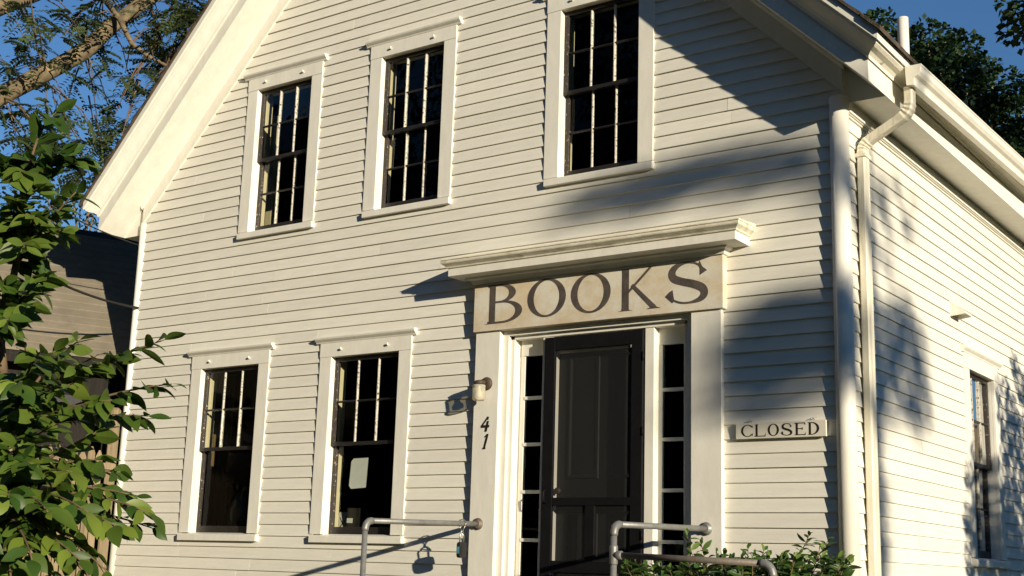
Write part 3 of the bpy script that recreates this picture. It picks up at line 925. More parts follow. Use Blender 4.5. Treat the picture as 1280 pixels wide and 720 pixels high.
# ================================================================ porch lamp
def porch_lamp():
    t = thing('porch_lamp', 'bronze wall lamp with ribbed glass jar on the left door pilaster', 'lamp', (-3.258, -0.062, 3.181))
    MB().lathe((-3.258, -0.062, 3.181), [(0.058, 0.0), (0.058, 0.012), (0.045, 0.024), (0.02, 0.03)], 'y', 24).build('back_plate', 'bronze', t)
    MB().tube([(-3.258, -0.08, 3.181), (-3.262, -0.11, 3.192), (-3.264, -0.15, 3.190), (-3.264, -0.165, 3.172)], 0.016, 12).build('arm', 'bronze', t)
    MB().lathe((-3.266, -0.165, 3.0), [(0.046, 0.158), (0.050, 0.185), (0.030, 0.197), (0.012, 0.20)], 'z', 20).build('socket_cap', 'bronze', t)
    prof = []
    for k in range(11): prof.append((0.054 + (0.003 if k % 2 else 0.0), 0.158 - 0.0125 * k))
    prof += [(0.045, 0.022), (0.0, 0.020)]
    MB().lathe((-3.266, -0.165, 3.0), prof, 'z', 24).build('glass_jar', 'jar', t)
    MB().lathe((-3.266, -0.165, 3.0), [(0.012, 0.15), (0.014, 0.12), (0.028, 0.085), (0.026, 0.055), (0.010, 0.045)], 'z', 14).build('bulb', 'paper', t)
porch_lamp()

# ================================================================ pipe handrails
def flange(m, x, z, y=-0.062, r=0.050):
    m.lathe((x, y, z), [(r, 0.0), (r, 0.010), (0.036, 0.014), (0.036, 0.030), (0.030, 0.032)], 'y', 24)
    return m
def elbow(a, b, c, r, n=8):
    a, b, c = Vector(a), Vector(b), Vector(c)
    return [(a * (1 - t) ** 2 + b * 2 * t * (1 - t) + c * t * t) for t in [k / n for k in range(n + 1)]]
def rail_left():
    x = -3.300; z = 1.979; r = 0.0215; ye = -1.50; ze = 1.938
    t = thing('pipe_handrail', 'grey pipe handrail left of the door with a key box hanging from it', 'handrail', (x, ye, 0), 'pipe handrails at the doorway')
    flange(MB(), x, z).build('flange', 'rust', t)
    MB().tube([(x, -0.065, z), (x, -0.70, z - 0.018), (x, ye + 0.07, ze + 0.003)], r, 16).build('rail', 'galv', t)
    MB().tube(elbow((x, ye + 0.075, ze + 0.003), (x, ye, ze), (x, ye, ze - 0.075), r), r + 0.0055, 16).build('elbow', 'galv', t)
    MB().tube([(x, ye, ze - 0.07), (x, ye, 0.0)], r, 16).build('post', 'galv', t)
rail_left()
def rail_right():
    x = -1.142; z = 1.953; r = 0.0215; ye = -1.42; ze = 1.925
    t = thing('pipe_handrail', 'grey pipe handrail right of the door with a lower rusty branch over the shrub', 'handrail', (x, ye, 0), 'pipe handrails at the doorway')
    flange(MB(), x, z).build('flange', 'galv', t)
    MB().tube([(x, -0.065, z), (x, ye + 0.07, ze + 0.002)], r, 16).build('rail', 'galv', t)
    MB().tube(elbow((x, ye + 0.075, ze + 0.002), (x, ye, ze), (x, ye, ze - 0.075), r), r + 0.0055, 16).build('elbow', 'galv', t)
    MB().tube([(x, ye, ze - 0.07), (x, ye, 0.0)], r, 16).build('post', 'galv', t)
    zt = 1.722
    MB().tube([(x, ye, zt - 0.065), (x, ye, zt - 0.055), (x, ye, zt + 0.055), (x, ye, zt + 0.065)], [r + 0.003, r + 0.007, r + 0.007, r + 0.003], 16).tube([(x, ye, zt), (x + 0.060, ye, zt), (x + 0.066, ye, zt)], [r + 0.006, r + 0.008, r + 0.004], 16).build('tee', 'galv', t)
    xe = 0.005; zl = 1.690
    MB().tube([(x + 0.06, ye, zt - 0.001), (xe - 0.07, ye, zl + 0.001)], r - 0.001, 16).build('branch_rail', 'rust', t)
    MB().tube(elbow((xe - 0.085, ye, zl + 0.002), (xe, ye, zl), (xe, ye, zl - 0.085), r), r + 0.0055, 16).build('elbow', 'galv', t)
    MB().tube([(xe, ye, zl - 0.08), (xe, ye, 0.0)], r, 16).build('post', 'galv', t)
rail_right()

def key_box():
    x, y, z = -3.300, -0.285, 1.972
    t = thing('key_lock_box', 'black key lock box with teal face hanging from the left handrail', 'lock box', (x, y, z))
    bz = 1.755
    m = MB()
    def rr(dy):
        out = []
        for a in range(16):
            an = 2 * math.pi * a / 16
            cx, cz = math.cos(an), math.sin(an)
            s = lambda v: math.copysign(abs(v) ** 0.45, v)
            out.append((x + dy, y + 0.046 * s(cx), bz + 0.066 * s(cz)))
        return out
    m.loft([rr(-0.018), rr(0.018)])
    m.build('body', 'lockbody', t, 0.004)
    B(x - 0.012, x + 0.012, y - 0.0485, y - 0.0455, bz - 0.030, bz + 0.026).build('keypad', 'teal', t)
    B(x + 0.0185, x + 0.022, y - 0.030, y + 0.030, bz - 0.035, bz + 0.035).build('door_plate', 'lockbody', t)
    MB().tube(arc3(x, y, z, 0.034, 0.036), 0.005, 8).build('cable_loop', 'steel', t)
    MB().tube([(x, y - 0.024, bz + 0.06), (x, y - 0.026, bz + 0.12), (x, y - 0.012, bz + 0.152), (x, y + 0.012, bz + 0.152), (x, y + 0.026, bz + 0.12), (x, y + 0.024, bz + 0.06)], 0.006, 8).build('shackle', 'steel', t)
    MB().tube([(x + 0.01, y, z - 0.055), (x - 0.02, y + 0.02, z - 0.075), (x + 0.015, y + 0.01, z - 0.095), (x, y - 0.02, z - 0.07), (x + 0.01, y, z - 0.055)], 0.006, 8).build('cable_wrap', 'steel', t)
def arc3(x, y, z, ra, rb):
    return [(x + ra * math.cos(a), y + 0.012 * math.sin(2 * a), z - 0.012 + rb * 1.25 * math.sin(a)) for a in [2 * math.pi * k / 20 for k in range(21)]]
key_box()

# ================================================================ landing and steps
def landing():
    t = thing('door_landing', 'low grey wooden landing and steps in front of the door', 'steps', (-2.2, -0.7, 0))
    for k in range(11): B(-3.42, -1.0, -1.56 + k * 0.136, -1.56 + k * 0.136 + 0.128, 1.30, 1.335).build('plank', 'deck', t)
    for k in range(6):
        z = 1.30 - 0.19 * (k + 1)
        B(-3.40, -1.03, -1.60 - 0.27 * (k + 1), -1.585 - 0.27 * k, z, z + 0.035).build('tread', 'deck', t)
    B(-3.40, -3.36, -1.54, -0.02, 0, 1.298).box(-1.06, -1.02, -1.54, -0.02, 0, 1.298).box(-3.40, -1.02, -1.58, -1.545, 0, 1.298).build('skirt', 'deck', t)
landing()

# ================================================================ things behind the lower window panes
def interior():
    t = thing('table_lamp', 'table lamp with brown drum shade behind the lower left window', 'lamp', (-6.70, 0.40, 1.84))
    MB().lathe((-6.70, 0.40, 0), [(0.205, 2.40), (0.175, 2.70)], 'z', 24).build('lamp_shade', 'shade', t)
    MB().lathe((-6.70, 0.40, 0), [(0.10, 1.84), (0.105, 1.88), (0.13, 1.98), (0.14, 2.1), (0.10, 2.24), (0.03, 2.32), (0.02, 2.42)], 'z', 20).build('lamp_base', 'lampbase', t)
    m = MB(); ring = []
    for z in (1.86, 2.7, 3.56):
        ring.append([(-7.30 + 0.018 * k, 0.42 + 0.022 * math.sin(k * 1.3) + 0.004 * z, z) for k in range(20)])
    m.loft(ring, caps=False, smooth=True, closed=False)
    tag(m.build('curtain', 'curtain'), 'brown curtain hanging inside the lower left window', 'curtain')
    m = MB(); ring = []
    for z in (2.62, 3.0, 3.5):
        ring.append([(-0.130 + 0.009 * math.sin(k * 1.9), 2.882 + 0.0288 * k, z) for k in range(28)])
    m.loft(ring, caps=False, smooth=True, closed=False)
    tag(m.build('curtain', 'curtain'), 'brown curtain in the upper half of the side wall window', 'curtain')
    B(-0.42, -0.40, 2.6, 3.15, 1.4, 4.1).build('inner_partition', 'dark', house)
    p = MB().loft([[(-4.940, y, 2.304), (-4.755, y, 2.315), (-4.742, y, 2.592), (-4.925, y, 2.588), (-4.952, y, 2.560), (-4.966, y, 2.335)] for y in (0.112, 0.1135)])
    tag(p.build('paper_notice', 'paper'), 'white paper notice taped inside the lower window nearest the door', 'notice')
    tb = thing('window_table', 'dark display table inside behind the lower window nearest the door', 'table', (-4.75, 0.45, 1.35))
    B(-5.45, -4.3, 0.24, 0.70, 1.86, 1.895).build('table_top', 'dark', tb)
    for xx in (-5.4, -4.35):
        for yy in (0.28, 0.66): B(xx - 0.03, xx + 0.03, yy - 0.03, yy + 0.03, 1.35, 1.86).build('leg', 'dark', tb)
    tb2 = thing('lamp_table', 'dark side table under the lamp inside the lower left window', 'table', (-6.5, 0.42, 1.35))
    B(-6.9, -6.1, 0.24, 0.65, 1.80, 1.838).build('table_top', 'dark', tb2)
    for xx in (-6.85, -6.15):
        for yy in (0.28, 0.6): B(xx - 0.03, xx + 0.03, yy - 0.03, yy + 0.03, 1.35, 1.80).build('leg', 'dark', tb2)
    b = thing('display_box', 'small black box with a white label on the display table', 'box', (-5.02, 0.33, 1.895))
    B(-5.11, -4.945, 0.27, 0.40, 1.896, 2.135).build('body', 'lockbody', b)
    B(-5.11, -5.04, 0.2665, 0.2695, 1.995, 2.04).build('label_card', 'paper', b)
    pc = thing('patterned_card', 'tan patterned card leaning beside the black box in the window', 'card', (-5.2, 0.3, 1.895))
    MB().loft([[(-5.27, 0.29, 1.896), (-5.125, 0.29, 1.896), (-5.125, 0.33, 2.10), (-5.27, 0.33, 2.10)], [(-5.27, 0.294, 1.896), (-5.125, 0.294, 1.896), (-5.125, 0.334, 2.10), (-5.27, 0.334, 2.10)]]).build('card', 'sign', pc)
    for a, c_ in (((-5.26, 1.91), (-5.135, 2.08)), ((-5.14, 1.92), (-5.25, 2.05))):
        y = lambda z: 0.2885 + (z - 1.896) / 0.184 * 0.04
        MB().tube([(a[0], y(a[1]), a[1]), (c_[0], y(c_[1]), c_[1])], 0.004, 6).build('drawn_line', 'ink', pc)
interior()

# ================================================================ neighbour's outbuilding
def neighbour():
    P = Vector((-10.316, 0.93, 5.655)); r = Vector((0.399, 0.917, 0)).normalized(); n = Vector((0.917, -0.399, 0)).normalized()
    t = thing('neighbour_outbuilding', 'outbuilding with shade-dark walls and a grey shingled roof left of the house', 'building', (P.x, P.y, 0))
    tp = math.tan(R(45)); W = 1.86
    N = 18
    L0, L1 = -9.0, 0.25
    end = lambda d: 1.5 - 1.25 * max(d, 0) / W
    # courses of shingles, each course a stepped strip
    for k in range(N):
        a = W * k / N; b = W * (k + 1) / N
        m = MB()
        pr = [(a, 0.0), (b, 0.010), (b, -0.014), (a, -0.014)]
        m.loft([[P + r * s + n * d + Vector((0, 0, -d * tp + h)) for d, h in pr] if s == L0 else [P + r * end(d) + n * d + Vector((0, 0, -d * tp + h)) for d, h in pr] for s in (L0, L1)])
        m.build('shingle_course', 'nroof', t)
    m = MB()
    m.loft([[P + r * s + n * d + Vector((0, 0, -abs(d) * tp + h)) for d, h in ((0, 0.0), (-2.0, 0.0), (-2.0, -0.05), (0, -0.05))] for s in (L0, 1.5)])
    m.build('far_roof_slope', 'nroof', t)
    m = MB()
    m.loft([[P + r * s + n * d + Vector((0, 0, h)) for d, h in ((-0.07, -0.06), (0, 0.025), (0.07, -0.06))] for s in (L0, 1.5)])
    m.build('ridge_cap', 'ntrim', t)
    ze = P.z - W * tp
    m = MB()
    m.loft([[P + r * s + n * d + Vector((0, 0, ze - P.z + h)) for d, h in ((W - 0.02, -0.016), (W - 0.05, -0.016), (W - 0.05, -0.14), (W - 0.02, -0.14))] for s in (L0, L1)])
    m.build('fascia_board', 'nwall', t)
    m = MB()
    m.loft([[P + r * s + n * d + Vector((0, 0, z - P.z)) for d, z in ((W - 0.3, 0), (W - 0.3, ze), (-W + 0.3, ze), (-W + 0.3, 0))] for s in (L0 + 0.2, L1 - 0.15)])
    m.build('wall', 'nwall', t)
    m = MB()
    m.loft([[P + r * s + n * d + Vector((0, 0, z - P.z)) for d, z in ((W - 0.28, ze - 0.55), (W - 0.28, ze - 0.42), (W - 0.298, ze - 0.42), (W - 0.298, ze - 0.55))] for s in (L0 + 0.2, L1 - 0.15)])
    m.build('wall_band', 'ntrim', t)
neighbour()

# ================================================================ fence
def fence():
    P = Vector((-8.245, -0.05, 0)); d = Vector((-0.5, -0.866, 0)).normalized(); n = Vector((0.866, -0.5, 0))
    t = thing('stockade_fence', 'weathered wooden picket fence beside the left house corner', 'fence', (P.x, P.y, 0))
    def post(s, z1):
        c = P + d * s
        m = MB()
        q = [c + d * a + n * b for a, b in ((-.055, -.05), (.055, -.05), (.055, .05), (-.055, .05))]
        m.loft([[Vector((p.x, p.y, z)) for p in q] for z in (0, z1 - 0.03)] + [[Vector((c.x + (p.x - c.x) * .55, c.y + (p.y - c.y) * .55, z1)) for p in q]])
        m.build('post', 'fence', t, 0.004)
    post(0.04, 3.20)
    s = 0.13; k = 0
    while s < 3.6:
        w_ = rnd.uniform(0.066, 0.082); zt = 2.74 + rnd.uniform(-0.03, 0.03)
        c = P + d * s
        m = MB()
        fr = []
        for yy in (-0.01, 0.01):
            fr.append([c + d * a + n * (0.03 + yy) + Vector((0, 0, z)) for a, z in ((0, 0.05), (w_, 0.05), (w_, zt - 0.07), (w_ * .62, zt), (w_ * .38, zt), (0, zt - 0.07))])
        m.loft(fr)
        m.build('picket', 'fence', t, 0.002)
        s += w_ + rnd.uniform(0.004, 0.012); k += 1
    for z in (0.5, 2.56):
        m = MB()
        m.loft([[P + d * a + n * b + Vector((0, 0, z + h)) for b, h in ((0.041, -0.035), (0.085, -0.035), (0.085, 0.035), (0.041, 0.035))] for a in (0.0, 3.6)])
        m.build('rail', 'fence', t, 0.003)
fence()

# ================================================================ wires, and a cord for a wire shadow
def wire(a, b, sag, r, label):
    a, b = Vector(a), Vector(b)
    pts = [a.lerp(b, k / 16) + Vector((0, 0, -4 * sag * (k / 16) * (1 - k / 16))) for k in range(17)]
    tag(MB().tube(pts, r, 6).build('wire_and_shadow', 'wire'), label, 'wire', 'service wires left of the house')
wire(at(60, 255, 14.2), (LX - 0.02, 0.3, 5.02), 0.05, 0.008, 'thin black service wire just under the left eave of the house')
wire(at(20, 325, 13.4), (LX - 0.02, 0.35, 4.35), 0.10, 0.014, 'thicker black cord in place of a wire shadow across the grey shingled roof')  # added cord stands in for the shadow of a wire on the roof

# ================================================================ vegetation
def leaf_mesh(name, L, Wd, m, fold=0.25, droop=0.25, seed=0):
    rr = random.Random(seed)
    prof = [0.0, 0.55, 0.92, 1.0, 0.86, 0.52, 0.0]
    v, f = [], []
    n = len(prof)
    cv = rr.uniform(-0.12, 0.12)
    for i, p in enumerate(prof):
        t = i / (n - 1); x = L * t; z = -droop * L * t * t
        h = Wd / 2 * p
        y0 = cv * L * t * t
        v += [(x, y0 - h, z + fold * h), (x, y0, z), (x, y0 + h, z + fold * h * rr.uniform(.6, 1.2))]
    for i in range(n - 1):
        a = i * 3
        f += [(a, a + 3, a + 4, a + 1), (a + 1, a + 4, a + 5, a + 2)]
    me = bpy.data.meshes.new(name)
    me.from_pydata(v, [], f)
    me.polygons.foreach_set('use_smooth', [True] * len(f))
    me.materials.append(M[m])
    return me
def leaf_matrix(p, d, rr, up_bias=0.75):
    """leaf growing at p towards d, blade turned mostly upward and to the light"""
    x = Vector(d).normalized()
    up = (Vector((0, 0, 1)) * up_bias + SUN * 0.40 + Vector((rr.uniform(-1, 1), rr.uniform(-1, 1), rr.uniform(-1, 1))) * 0.8).normalized()
    y = up.cross(x)
    if y.length < 1e-3: y = Vector((1, 0, 0)).cross(x)
    y.normalize(); z = x.cross(y)
    m = Matrix((x, y, z)).transposed().to_4x4()
    m.translation = p
    return m
def leafy(root, leaves, variants, limit, name='leaf', view=None):
    """leaves = list of (matrix, scale); the nearest to the camera become parts, the rest one stuff part"""
    leaves.sort(key=lambda q: -q[2])
    near, far = leaves[:limit], leaves[limit:]
    base = wloc(root)
    for k, (mt, s, _) in enumerate(near):
        o = bpy.data.objects.new(name, variants[k % len(variants)])
        COL.objects.link(o)
        o.parent = root
        q = mt.copy(); q.translation = mt.translation - base
        o.matrix_local = q @ Matrix.Scale(s, 4)
    if far:
        v, f = [], []
        for k, (mt, s, _) in enumerate(far):
            me = variants[k % len(variants)]
            i = len(v)
            mm = mt @ Matrix.Scale(s, 4)
            v += [tuple((mm @ q.co) - base) for q in me.vertices]
            f += [tuple(i + a for a in p.vertices) for p in me.polygons]
        me = bpy.data.meshes.new('inner_leaves')
        me.from_pydata(v, [], f)
        me.materials.append(variants[0].materials[0])
        o = bpy.data.objects.new('inner_leaves', me)
        COL.objects.link(o); o.parent = root
        tag(o, kind='stuff')

def big_shrub():
    rr = random.Random(7)
    base = at(30, 900, 5.6); base.z = 0
    root = thing('broadleaf_shrub', 'tall leafy shrub with large oval leaves at the left edge', 'shrub', base)
    D = 5.6
    stems = MB()
    # branch ends in the photograph: pixel and distance
    ends = [(70, 140, 5.5), (78, 190, 5.4), (50, 235, 5.3), (95, 240, 5.4), (25, 215, 5.3), (105, 200, 5.5), (20, 250, 5.3), (-30, 200, 5.6), (80, 288, 5.3), (30, 310, 5.1), (-40, 330, 5.3), (60, 345, 5.2),
            (40, 380, 5.1), (100, 425, 5.4), (10, 400, 5.0), (-50, 430, 5.2), (50, 440, 5.0), (205, 425, 5.2), (215, 480, 5.2), (165, 440, 5.3), (120, 445, 5.2), (140, 500, 5.2), (185, 520, 5.3), (90, 480, 4.9), (20, 480, 4.8),
            (70, 530, 4.9), (120, 540, 5.2), (-40, 540, 4.9), (40, 580, 4.8), (90, 590, 4.9), (150, 590, 5.2), (125, 575, 5.2), (185, 640, 5.0), (170, 620, 5.1), (150, 660, 4.9), (190, 660, 5.1), (110, 640, 4.8), (60, 640, 4.7), (10, 620, 4.7),
            (-30, 680, 4.8), (40, 700, 4.7), (100, 700, 4.8), (140, 720, 5.0), (90, 770, 4.9), (20, 770, 4.8), (150, 780, 5.1), (-60, 760, 4.9), (60, 840, 5.0), (0, 350, 5.4), (45, 320, 5.6), (30, 200, 5.5), (70, 270, 5.6), (20, 540, 5.3), (60, 480, 5.5), (100, 520, 5.6), (0, 600, 5.3),
            (60, 600, 5.5), (110, 620, 5.5), (50, 660, 5.3), (120, 690, 5.4), (30, 430, 5.6), (80, 430, 5.6), (40, 270, 5.3), (0, 290, 5.5),
            (10, 380, 5.7), (30, 360, 5.8), (30, 480, 5.7), (90, 560, 5.8), (20, 660, 5.6), (80, 690, 5.6), (130, 640, 5.7), (50, 560, 5.7), (-10, 500, 5.6), (70, 450, 5.8), (40, 330, 5.7), (10, 720, 5.5), (-20, 400, 5.4), (60, 520, 5.1), (15, 570, 5.0), (75, 640, 5.0)]
    leaves = []
    inn = [(-20, 620, 5.5), (10, 540, 5.6), (0, 430, 5.6), (20, 330, 5.6), (30, 250, 5.6)]
    trunk = [base, at(-30, 760, 5.5)] + [at(*q) for q in inn]
    stems.tube(trunk, [0.05, 0.04, 0.032, 0.026, 0.020, 0.014, 0.010], 8)
    for (px, py, dd) in ends:
        e = at(px, py, dd)
        # start on the trunk lower down
        best = min(inn, key=lambda q: (q[0] - px) ** 2 * 0.3 + (q[1] - (py + 60)) ** 2)
        s = at(best[0], best[1], best[2])
        mid = s.lerp(e, 0.55) + Vector((0, 0, 0.06)) + Vector((rr.uniform(-.06, .06), rr.uniform(-.06, .06), rr.uniform(-.03, .05)))
        pts = [(s * (1 - t) ** 2 + mid * 2 * t * (1 - t) + e * t * t) for t in [k / 7 for k in range(8)]]
        stems.tube(pts, [0.010 - 0.0011 * k for k in range(8)], 5)
        n = 23
        for k in range(n):
            t = 0.15 + 0.85 * k / (n - 1)
            p = s * (1 - t) ** 2 + mid * 2 * t * (1 - t) + e * t * t
            tg = ((e - mid) * t + (mid - s) * (1 - t)).normalized()
            sd = tg.cross(Vector((0, 0, 1))).normalized() * (1 if k % 2 else -1)
            d = tg * rr.uniform(.35, .9) + sd * rr.uniform(.3, .95) + Vector((0, 0, rr.uniform(-.55, .25)))
            if k == n - 1: d = tg + Vector((0, 0, rr.uniform(-.3, .2)))
            leaves.append((leaf_matrix(p, d, rr), rr.uniform(0.55, 1.2) * (0.85 if t > .95 else 1), -(p - CAM).length + rr.uniform(-.15, .15)))
    var = [leaf_mesh('leaf', 0.108, 0.047 + 0.008 * (k % 3), 'leaf_shrub', 0.22, (0.10, 0.25, 0.4, 0.18)[k], k) for k in range(4)]
    stems.build('stem', 'twig', root)
    leafy(root, leaves, var, 290)
big_shrub()

def bed_shrub():
    rr = random.Random(19)
    base = Vector((-0.55, -0.75, 0))
    root = thing('bed_shrub', 'low green leafy shrub between the right handrail and the corner column', 'shrub', base)
    stems = MB(); leaves = []
    tips = []
    def tp(px, py, y):
        d = _f + CR * ((px - 640) / 1622.08) - CU * ((py - 360) / 1622.08)
        return CAM + d * ((y - CAM.y) / d.y)
    for px, py, y in ((858, 668, -.7), (876, 678, -.6), (895, 690, -.6), (935, 684, -.7), (955, 688, -.55), (975, 700, -.7), (1012, 668, -.55), (1025, 685, -.5), (1035, 676, -.45), (1048, 700, -.5), (1062, 704, -.5), (1000, 692, -.8),
                      (780, 705, -.8), (800, 712, -.9), (790, 730, -.7), (820, 706, -.6), (840, 712, -.8), (860, 706, -.9), (880, 720, -.9), (905, 706, -.5), (920, 715, -.9), (945, 710, -.9), (985, 722, -.9), (1005, 715, -.6), (1030, 716, -.7), (1055, 725, -.6),
                      (780, 750, -.9), (830, 750, -.9), (870, 760, -1.0), (910, 750, -1.0), (950, 760, -1.0), (1000, 755, -.9), (1040, 750, -.8), (1065, 765, -.6), (815, 735, -1.0), (900, 735, -1.05), (965, 735, -1.0), (1020, 738, -.95), (850, 738, -.5), (930, 738, -.5), (770, 722, -.7)):
        tips.append(tp(px, py, y))
    for k in range(75): tips.append(tp(rr.uniform(775, 1066), rr.uniform(697, 724), rr.uniform(-1.15, -.4)))
    for k in range(30): tips.append(tp(rr.uniform(900, 1060), rr.uniform(692, 714), rr.uniform(-1.0, -.4)))
    for e in tips:
        s = Vector((base.x + (e.x - base.x) * .55, base.y + (e.y - base.y) * .5, e.z - rr.uniform(.5, .7)))
        mid = s.lerp(e, .5) + Vector((rr.uniform(-.03, .03), rr.uniform(-.03, .03), .05))
        pts = [(s * (1 - t) ** 2 + mid * 2 * t * (1 - t) + e * t * t) for t in [k / 5 for k in range(6)]]
        stems.tube(pts, [0.006 - .0007 * k for k in range(6)], 5)
        for k in range(12):
            t = 0.70 + 0.30 * k / 11
            p = s * (1 - t) ** 2 + mid * 2 * t * (1 - t) + e * t * t
            tg = (e - s).normalized()
            a = k * 2.4 + rr.uniform(-.4, .4)
            d = Vector((math.cos(a), math.sin(a), rr.uniform(-.1, .7))) + tg * (1.2 if k > 9 else .2)
            leaves.append((leaf_matrix(p, d, rr, .9), rr.uniform(.6, 1.05) * (.7 if k > 9 else 1), p.z + rr.uniform(-.2, .2) - p.y * .3))
    for k in range(9):
        e = rr.choice(tips); stems.tube([base + Vector((rr.uniform(-.2, .2), rr.uniform(-.2, .2), 0)), base.lerp(e, .5), e - Vector((0, 0, .5))], [.012, .010, .007], 6)
    stems.build('stem', 'twig', root)
    var = [leaf_mesh('leaf', 0.100, 0.040 + .006 * (k % 3), 'leaf_bed', .3, (.1, .3, .45, .2)[k], k + 9) for k in range(4)]
    leafy(root, leaves, var, 280)
bed_shrub()

def crown_mesh(name, cards, m, root):
    """many small leaf faces (centre, direction, normal, length, width) as one part"""
    v, f = [], []
    for p, d, up, L, Wd in cards:
        d = d.normalized(); s = d.cross(up)
        if s.length < 1e-4: continue
        s.normalize(); i = len(v)
        q = p + d * L
        mid = p + d * L * .45 + up.normalized() * L * .08
        v += [tuple(p), tuple(mid + s * Wd * .5), tuple(q), tuple(mid - s * Wd * .5)]
        f.append((i, i + 1, i + 2, i + 3))
    base = wloc(root)
    v = [(a - base.x, b - base.y, c - base.z) for a, b, c in v]
    me = bpy.data.meshes.new(name); me.from_pydata(v, [], f); me.materials.append(M[m])
    o = bpy.data.objects.new(name, me); COL.objects.link(o); o.parent = root
    tag(o, kind='stuff')
    return o
def rv(rr, z=1.0): return Vector((rr.uniform(-1, 1), rr.uniform(-1, 1), rr.uniform(-1, 1) * z))

def locust():
    rr = random.Random(5)
    D = 16.0
    base = at(-330, 700, D); base.z = 0
    root = thing('locust_tree', 'spreading tree with thick bare limbs and feathery foliage above the outbuilding', 'tree', base)
    limbs = MB()
    fork = at(-260, 330, D); f2 = at(-120, 40, D + .5)
    limbs.tube([base, base.lerp(fork, .5) + Vector((.1, 0, 0)), fork], [.42, .36, .30], 14)
    main = [fork, at(-120, 190, D - .2), at(0, 120, D - .3), at(55, 92, D - .3), at(105, 65, D - .2), at(140, 32, D), at(185, 0, D), at(260, -70, D + .4), at(360, -180, D + 1)]
    limbs.tube(main, [.22, .15, .115, .108, .103, .098, .092, .075, .04], 12)
    top = [fork, f2, at(-40, 25, D + 1), at(0, 8, D + 1), at(45, -8, D + 1.2), at(120, -60, D + 1.6), at(230, -150, D + 2)]
    limbs.tube(top, [.22, .16, .12, .115, .10, .08, .05], 12)
    thin = [at(128, -4, D + .2), at(150, 25, D - .3), at(165, 55, D - .5), at(185, 70, D - .5), at(208, 82, D - .4), at(232, 105, D - .2)]
    limbs.tube(thin, [.036, .034, .030, .026, .02, .010], 8)
    limbs.build('trunk', 'bark', root)
    tw = MB(); cards = []
    # sprays of compound leaves, hung round twigs; centres by pixel with depth spread
    blobs = []
    for (px, py, rx, ry, n) in ((60, 25, 60, 25, 28), (25, 70, 35, 25, 16), (95, 45, 30, 30, 14), (130, 95, 40, 35, 20), (20, 115, 40, 30, 16), (150, 20, 50, 25, 18), (80, 125, 50, 25, 14), (170, 70, 30, 35, 16), (215, 40, 35, 35, 34), (235, 15, 40, 20, 30),
                               (185, 110, 30, 30, 14), (120, 160, 45, 30, 22), (85, 170, 40, 30, 16), (160, 140, 30, 25, 12), (130, 200, 30, 25, 12), (20, 165, 40, 30, 12), (60, 150, 30, 20, 8), (-60, 60, 60, 60, 24), (-60, 160, 60, 50, 24), (200, -30, 80, 30, 30), (80, -40, 90, 30, 30), (250, 60, 30, 25, 16), (115, 230, 30, 20, 8), (40, 200, 40, 25, 10)):
        for k in range(int(n * .62)):
            a = rr.uniform(0, 6.28); q = math.sqrt(rr.random())
            blobs.append((px + rx * q * math.cos(a), py + ry * q * math.sin(a), D + rr.uniform(-1.2, 1.2)))
    lim = [p for p in main[1:8]] + thin + top[2:6]
    for (px, py, dd) in blobs:
        c = at(px, py, dd)
        near = min(lim, key=lambda q: (q - c).length)
        tip = c + Vector((rr.uniform(-.2, .2), rr.uniform(-.2, .2), rr.uniform(-.15, .1)))
        if rr.random() < .55:
            s = near if (near - c).length < 1.0 else c + (near - c).normalized() * 0.9
            tw.tube([s, s.lerp(c, .5) + Vector((0, 0, .1)), c], [.012, .008, .004], 4, False)
        # 3-4 pinnate leaves per blob
        for j in range(rr.randint(2, 4)):
            ax = Vector((rr.uniform(-1, 1), rr.uniform(-1, 1), rr.uniform(-.7, .3))).normalized()
            up = (Vector((0, 0, 1)) + rv(rr) * .6).normalized()
            sd = ax.cross(up).normalized()
            L = rr.uniform(.22, .34); nl = 8
            for k in range(1, nl):
                p = c + ax * L * k / nl + Vector((0, 0, -.10 * (k / nl) ** 2))
                for sg in (-1, 1):
                    cards.append((p, sd * sg + ax * .35 + Vector((0, 0, -.25)), up, rr.uniform(.06, .095), rr.uniform(.032, .046)))
            cards.append((c + ax * L, ax, up, .075, .034))
    tag(tw.build('twigs', 'twig', root), kind='stuff')
    crown_mesh('crown', cards, 'leaf_locust', root)
locust()

def maple(label, base, height, clumps, leaf, per, seed, limbs_to=None, m='leaf_maple', trunk_r=.3):
    limbs = limbs_to
    rr = random.Random(seed)
    root = thing('maple_tree', label, 'tree', (base[0], base[1], 0))
    b = Vector(base); tb = MB()
    topz = Vector((b.x + .2, b.y, height))
    tb.tube([b, b.lerp(topz, .35) + Vector((.1, .05, 0)), b.lerp(topz, .7), topz], [trunk_r, trunk_r * .75, trunk_r * .45, trunk_r * .12], 12)
    cards = []
    for L_ in (limbs or []):
        n_ = len(L_); tb.tube(L_, [trunk_r * .55 * (1 - .75 * i / (n_ - 1)) for i in range(n_)], 8, False)
    for c, r in clumps:
        c = Vector(c)
        s = b.lerp(topz, min(.85, max(.25, (c.z - 1.0 - rr.random()) / height - .12)))
        if limbs is None: tb.tube([s, s.lerp(c, .5) + Vector((0, 0, .25 * (c - s).length * .4)), c], [max(.02, trunk_r * .22), max(.015, trunk_r * .13), .012], 6, False)
        n = int(per * r * r)
        for k in range(n):
            u = rv(rr)
            while u.length > 1: u = rv(rr)
            q = u.normalized() * (u.length ** .45)
            p = c + Vector((q.x * r, q.y * r, q.z * r * .8)) + rv(rr) * .1 * r
            d = (q + rv(rr) * .9 + Vector((0, 0, -.25)))
            up = (q * .6 + Vector((0, 0, .8)) + rv(rr) * .6)
            L = leaf * rr.uniform(.7, 1.25)
            cards.append((p, d, up, L, L * .85))
    tb.build('trunk', 'bark', root)
    crown_mesh('crown', cards, m, root)

